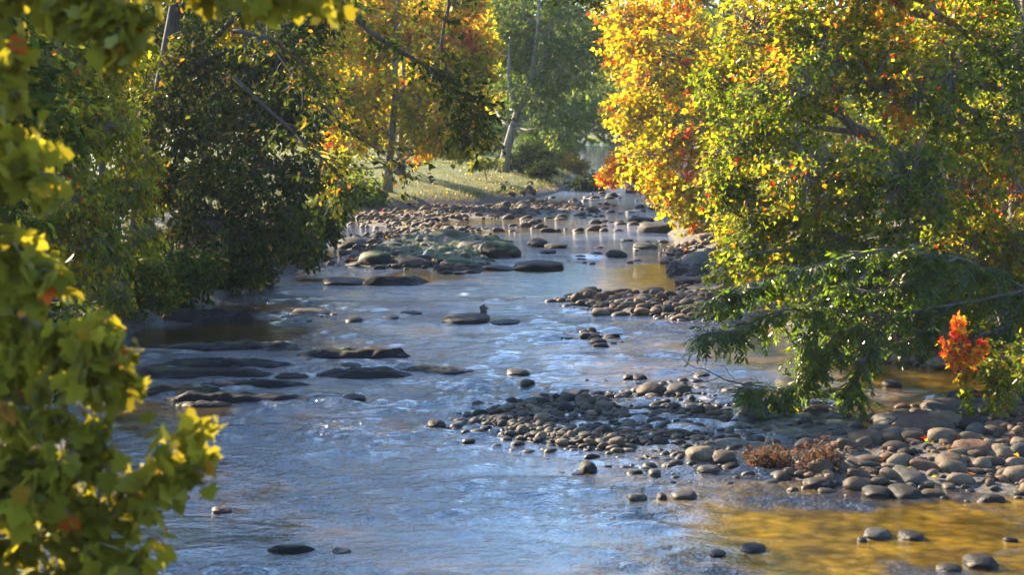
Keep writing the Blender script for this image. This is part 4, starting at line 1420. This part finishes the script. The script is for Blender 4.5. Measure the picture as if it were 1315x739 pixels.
# bare twigs sticking out above the water
q = D(985, 500, 31)
rt_b = root('bare_branch', tuple(q), 'thin bare twigs reaching over the water from under the leafy spray', 'branch')
g = Geo()
for pl, r in [([(985, 498), (945, 492), (925, 485), (905, 475), (885, 470), (874, 457)], .016), ([(925, 485), (905, 492), (890, 480), (878, 476)], .008), ([(905, 475), (908, 462), (920, 455), (940, 458)], .006), ([(945, 492), (930, 470), (905, 468)], .006), ([(885, 470), (884, 455)], .004)]:
    Q = np.array([D(x, y, 30.8) for x, y in pl]) - q
    t = np.linspace(0, len(Q) - 1, len(Q) * 3)
    Q = np.stack([np.interp(t, np.arange(len(Q)), Q[:, k]) for k in range(3)], 1) + brng.normal(size=(len(t), 3)) * .006
    g.tube(Q, np.linspace(r, .003, len(Q)), 5)
link('twigs', g.mesh('twigs', True), M['dark_bark'], rt_b)

# red sapling on the stony bank
sb = G(1246, 548)
rt = root('red_sapling', tuple(sb), 'slender sapling with scarlet top and yellow lower leaves on the stony bank', 'tree')
srng = np.random.default_rng(4)
d0 = sb[1]
g = branch_thing(rt, [(P_([(1246, 548, d0), (1240, 510, d0), (1236, 470, d0), (1232, 435, d0), (1228, 415, d0)]), .02), (P_([(1238, 490, d0), (1255, 460, d0 - .1), (1262, 440, d0)]), .01), (P_([(1238, 480, d0), (1222, 455, d0), (1215, 440, d0)]), .01)],
                 srng, .075, 60, 'twig', 'autumn', (.75, .12, .14), tmpl='lobed', twl=(.06, .17), hue_fn=lambda p: np.where(p[:, 2] < D(0, 482, d0)[2] + srng.normal(0, .1, len(p)), -.36, .12), spread=(1, 1, .7), down=-.1, per=6)
tm = g.mesh('stem', True)
tm.transform(__import__('mathutils').Matrix.Translation(-sb))
link('stem', tm, M['twig'], rt)
# yellow-green saplings beside it
for (px, py, hh, lab, hu) in [(1285, 545, 105, 'yellow green sapling on the bank beside the scarlet one', .42), (1345, 560, 150, 'green leafy sapling at the back of the stony bank', .3)]:
    s_ = G(px, py)
    rt = root('green_sapling', tuple(s_), lab, 'tree')
    d0 = s_[1]
    g = branch_thing(rt, [(P_([(px, py, d0), (px - 6, py - hh * .5, d0), (px + 4, py - hh, d0)]), .02), (P_([(px - 4, py - hh * .4, d0), (px - 30, py - hh * .75, d0)]), .01), (P_([(px - 4, py - hh * .35, d0), (px + 26, py - hh * .7, d0)]), .01)], srng, .09, 60, 'twig', 'autumn', (hu, .1, .15), tmpl='oval', twl=(.12, .32), down=-.1, per=6)
    tm = g.mesh('stem', True)
    tm.transform(__import__('mathutils').Matrix.Translation(-s_))
    link('stem', tm, M['twig'], rt)

# reddish weed on the bar
for (px, py, wpx, n_, lab) in [(990, 612, 60, 16, 'reddish brown weed clump with dry leaves between the bar and the stony bank'), (1050, 606, 46, 9, 'smaller dry weed clump beside the reddish brown one')]:
    s_ = G(px, py)
    rt = root('weed_clump', tuple(s_), lab, 'weed')
    d0 = s_[1]
    pl = []
    for i in range(n_):
        x0 = px + brng.uniform(-.4, .4) * wpx
        pl.append((P_([(x0, py - 2, d0), (x0 + brng.normal(0, 6), py - 16, d0 + brng.normal(0, .15)), (x0 + brng.normal(0, 14), py - brng.uniform(22, 44), d0 + brng.normal(0, .25))]), .006))
    g = branch_thing(rt, pl, brng, .065, 26, 'twig', 'autumn', (.86, .05, .1), tmpl='oval', twl=(.06, .16), down=.1, per=4)
    rt.children[0].data.materials.clear()
    if 'weed' not in M:
        M['weed'] = leaf_mat('dry_weed_leaf', [(0, (.06, .06, .02)), (.7, (.075, .048, .024)), (1, (.12, .05, .03))], .3, .02)
    rt.children[0].data.materials.append(M['weed'])
    rt.children[0].name = 'foliage'
    tm = g.mesh('stems', True)
    tm.transform(__import__('mathutils').Matrix.Translation(-s_))
    link('stems', tm, M['twig'], rt)

# ----------------------------------------------------------------- foreground sycamore
yrng = np.random.default_rng(31)
sy0 = np.array([-5.6, 12.4, th(-5.6, 12.4)])
rt = root('sycamore_tree', tuple(sy0), 'near sycamore with large yellow green lobed leaves framing the river', 'tree')
dd = 12.2
paths = [
    (P_([(-340, 640, 12.4), (-170, 560, 12.3), (-20, 470, dd), (48, 440, 12), (118, 455, 11.8), (140, 495, 11.7)]), .035),
    (P_([(-340, 700, 12.4), (-140, 690, 12.3), (-2, 690, dd), (88, 680, 12), (168, 640, 11.8), (218, 612, 11.7), (244, 590, 11.6)]), .03),
    (P_([(-340, 560, 12.4), (-170, 420, 12.6), (-40, 350, 12.4), (18, 320, 12.2), (38, 350, 12)]), .03),
    (P_([(-340, 480, 12.4), (-170, 300, 12.6), (-40, 235, 12.4), (8, 215, 12.2), (58, 222, 12)]), .03),
    (P_([(-340, 380, 12.4), (-170, 60, 12.8), (-20, -30, 12.5), (58, -12, 12.2), (138, 20, 12), (158, 36, 11.9)]), .04),
    (P_([(-20, -30, 12.5), (168, -50, 12.4), (298, -40, 12.2), (408, -14, 12)]), .02),
    (P_([(-340, 740, 12.4), (-120, 760, 12.2), (28, 760, 12), (118, 745, 11.8), (178, 720, 11.6)]), .03),
    (P_([(-170, 560, 12.3), (-40, 580, 12), (28, 590, 11.9), (78, 600, 11.8), (108, 560, 11.7)]), .025),
    (P_([(-40, 470, 12), (8, 520, 11.8), (58, 540, 11.7)]), .02),
    (P_([(-40, 350, 12.4), (8, 400, 12.1), (78, 425, 11.9), (108, 440, 11.8)]), .02),
    (P_([(-170, 60, 12.8), (-60, 60, 12.4), (-12, 80, 12.2), (-2, 110, 12)]), .02),
    (P_([(-120, 760, 12.2), (-12, 640, 11.8), (58, 640, 11.6)]), .02),
    (P_([(-40, 160, 12.4), (-22, 190, 12.2), (-18, 260, 12.1)]), .015),
]
g = branch_thing(rt, paths, yrng, .118, 32, 'twig', 'sycamore', (.44, .11, .24), tmpl='star', twl=(.10, .30), r0=.03, spread=(.8, .9, .8), down=-.15, per=5)
tk = np.array([sy0 - [0, 0, .4], sy0 + [.05, 0, 1], D(-320, 640, 12.4), D(-320, 480, 12.4), D(-320, 300, 12.4), D(-310, 100, 12.5), D(-300, -120, 12.6)])
g.tube(tk, [.17, .14, .12, .11, .09, .07, .03], 10)
tm = g.mesh('trunk', True)
tm.transform(__import__('mathutils').Matrix.Translation(-sy0))
link('trunk', tm, M['pale_bark'], rt)

# grass on the banks
grng = np.random.default_rng(3)
n = 90000
gx_ = grng.uniform(-22, 10, n)
gy_ = 78 + 130 * grng.random(n) ** 1.3
m2 = grng.random(n) < .05
gx_ = np.where(m2, grng.uniform(-12, -7, n), gx_)
gy_ = np.where(m2, grng.uniform(43, 58, n), gy_)
zz = terrain(gx_, gy_)
dr = pdist(RIVER, gx_, gy_)
ok = ~inside(RIVER, gx_, gy_) & (dr > np.where(m2, .5, .55)) & (zz > .22)
Pg = np.stack([gx_, gy_, zz - .01], 1)[ok]
k = len(Pg)
ax = norm(np.array([0, 0, 1.0]) + grng.normal(size=(k, 3)) * [.4, .4, .1])
nr = norm(grng.normal(size=(k, 3)) * [1, 1, .1])
nr = norm(nr - (nr * ax).sum(1, keepdims=True) * ax)
LEAF['blade'] = (LEAF['blade'][0] * [1, .16, 1], LEAF['blade'][1])
me = leaf_mesh('grass', Pg, ax, nr, grng.uniform(.08, .22, k) * (1 + 1.0 * (dr[ok] < 1.8) * grng.random(k)), 'blade', np.clip(.45 + (fbm(Pg, .4, 2) - .5) * .8 + grng.normal(0, .12, k), 0, 1), np.clip(grng.normal(1, .15, k), .6, 1.4))
tag(structure(link('grass', me, M['grass']), 'stuff'), 'short grass on the lawn and the shaded bank', 'grass')

# fallen leaves on the banks, ledges and stones
lrng = np.random.default_rng(17)
n = 26000
lx, ly = lrng.uniform(-14, 13, n), 20 + 110 * lrng.random(n) ** 1.2
lz = terrain(lx, ly)
ok = (lz > .03) & (pdist(RIVER, lx, ly) < 5)
Pl = np.stack([lx, ly, lz + lrng.uniform(.01, .09, n)], 1)[ok]
k = len(Pl)
ax = norm(lrng.normal(size=(k, 3)) * [1, 1, .25])
nr = norm(np.array([0, 0, 1.0]) + lrng.normal(size=(k, 3)) * .35)
nr = norm(nr - (nr * ax).sum(1, keepdims=True) * ax)
me = leaf_mesh('fallen_leaves', Pl, ax, nr, lrng.uniform(.06, .13, k), 'lobed', np.clip(lrng.normal(.74, .14, k), .4, 1), np.clip(lrng.normal(.6, .2, k), .25, 1), lrng.uniform(-1, 2, k))
tag(structure(link('fallen_leaves', me, M['autumn']), 'stuff'), 'fallen yellow and rusty leaves lying along the banks', 'leaves')

# ----------------------------------------------------------------- air
bm = bmesh.new()
bmesh.ops.create_cube(bm, size=1)
me = bpy.data.meshes.new('haze')
bm.to_mesh(me)
bm.free()
HZ0, HZ1 = -2.0, 42.0
o = bpy.data.objects.new('haze', me)
COL.objects.link(o)
o.location = (0, 300, (HZ0 + HZ1) / 2)
o.scale = (860, 700, HZ1 - HZ0)
m, nt, out = new_mat('valley_haze')
pv = nd(nt, 'ShaderNodeVolumePrincipled')
pv.inputs['Color'].default_value = (.80, .88, 1.0, 1)
pv.inputs['Density'].default_value = .00013
pv.inputs['Anisotropy'].default_value = .0
nt.links.new(pv.outputs[0], out.inputs['Volume'])
me.materials.append(m)
structure(o, 'stuff')

# ----------------------------------------------------------------- light and camera
SUN_EL, SUN_AZ = math.radians(25), math.radians(-45)     # azimuth from +Y towards +X
sd = np.array([math.sin(SUN_AZ) * math.cos(SUN_EL), math.cos(SUN_AZ) * math.cos(SUN_EL), math.sin(SUN_EL)])
from mathutils import Vector
sun = bpy.data.lights.new('sun', 'SUN')
sun.energy = 5.0
sun.angle = math.radians(.53)
sun.color = (1, .81, .55)
so = bpy.data.objects.new('sun', sun)
COL.objects.link(so)
so.rotation_euler = Vector(-sd).to_track_quat('-Z', 'Y').to_euler()
so.location = (-20, 30, 40)

w = bpy.data.worlds.new('World')
SC.world = w
w.use_nodes = True
nt = w.node_tree
nt.nodes.clear()
sky = nt.nodes.new('ShaderNodeTexSky')
sky.sky_type = 'NISHITA'
sky.sun_disc = False
sky.sun_elevation = SUN_EL
sky.sun_rotation = SUN_AZ
sky.dust_density = .3
sky.ozone_density = 3.0
bg = nt.nodes.new('ShaderNodeBackground')
bg.inputs['Strength'].default_value = .118
wo = nt.nodes.new('ShaderNodeOutputWorld')
tint = nt.nodes.new('ShaderNodeVectorMath')
tint.operation = 'MULTIPLY'
tint.inputs[1].default_value = (.92, .97, 1.02)
nt.links.new(sky.outputs[0], tint.inputs[0])
nt.links.new(tint.outputs[0], bg.inputs[0])
nt.links.new(bg.outputs[0], wo.inputs[0])

cam = bpy.data.cameras.new('camera')
cam.sensor_width = 36
cam.lens = 36 * F / 1315
cam.clip_start = .5
cam.clip_end = 3000
cam.dof.use_dof = True
cam.dof.focus_distance = 42
cam.dof.aperture_fstop = 2.0
co = bpy.data.objects.new('camera', cam)
COL.objects.link(co)
co.location = (0, 0, CAMZ)
co.rotation_euler = (math.pi / 2 - PITCH, 0, 0)
SC.camera = co

SC.render.engine = 'CYCLES'
cy = SC.cycles
cy.max_bounces = 8
cy.diffuse_bounces = 4
cy.glossy_bounces = 3
cy.transmission_bounces = 6
cy.volume_bounces = 0
cy.use_denoising = True
cy.sample_clamp_indirect = 6
cy.caustics_reflective = False
cy.caustics_refractive = False
vs = SC.view_settings
vs.view_transform = 'Standard'
vs.look = 'None'
vs.gamma = 1
vs.use_curve_mapping = False
vs.exposure = 2.65
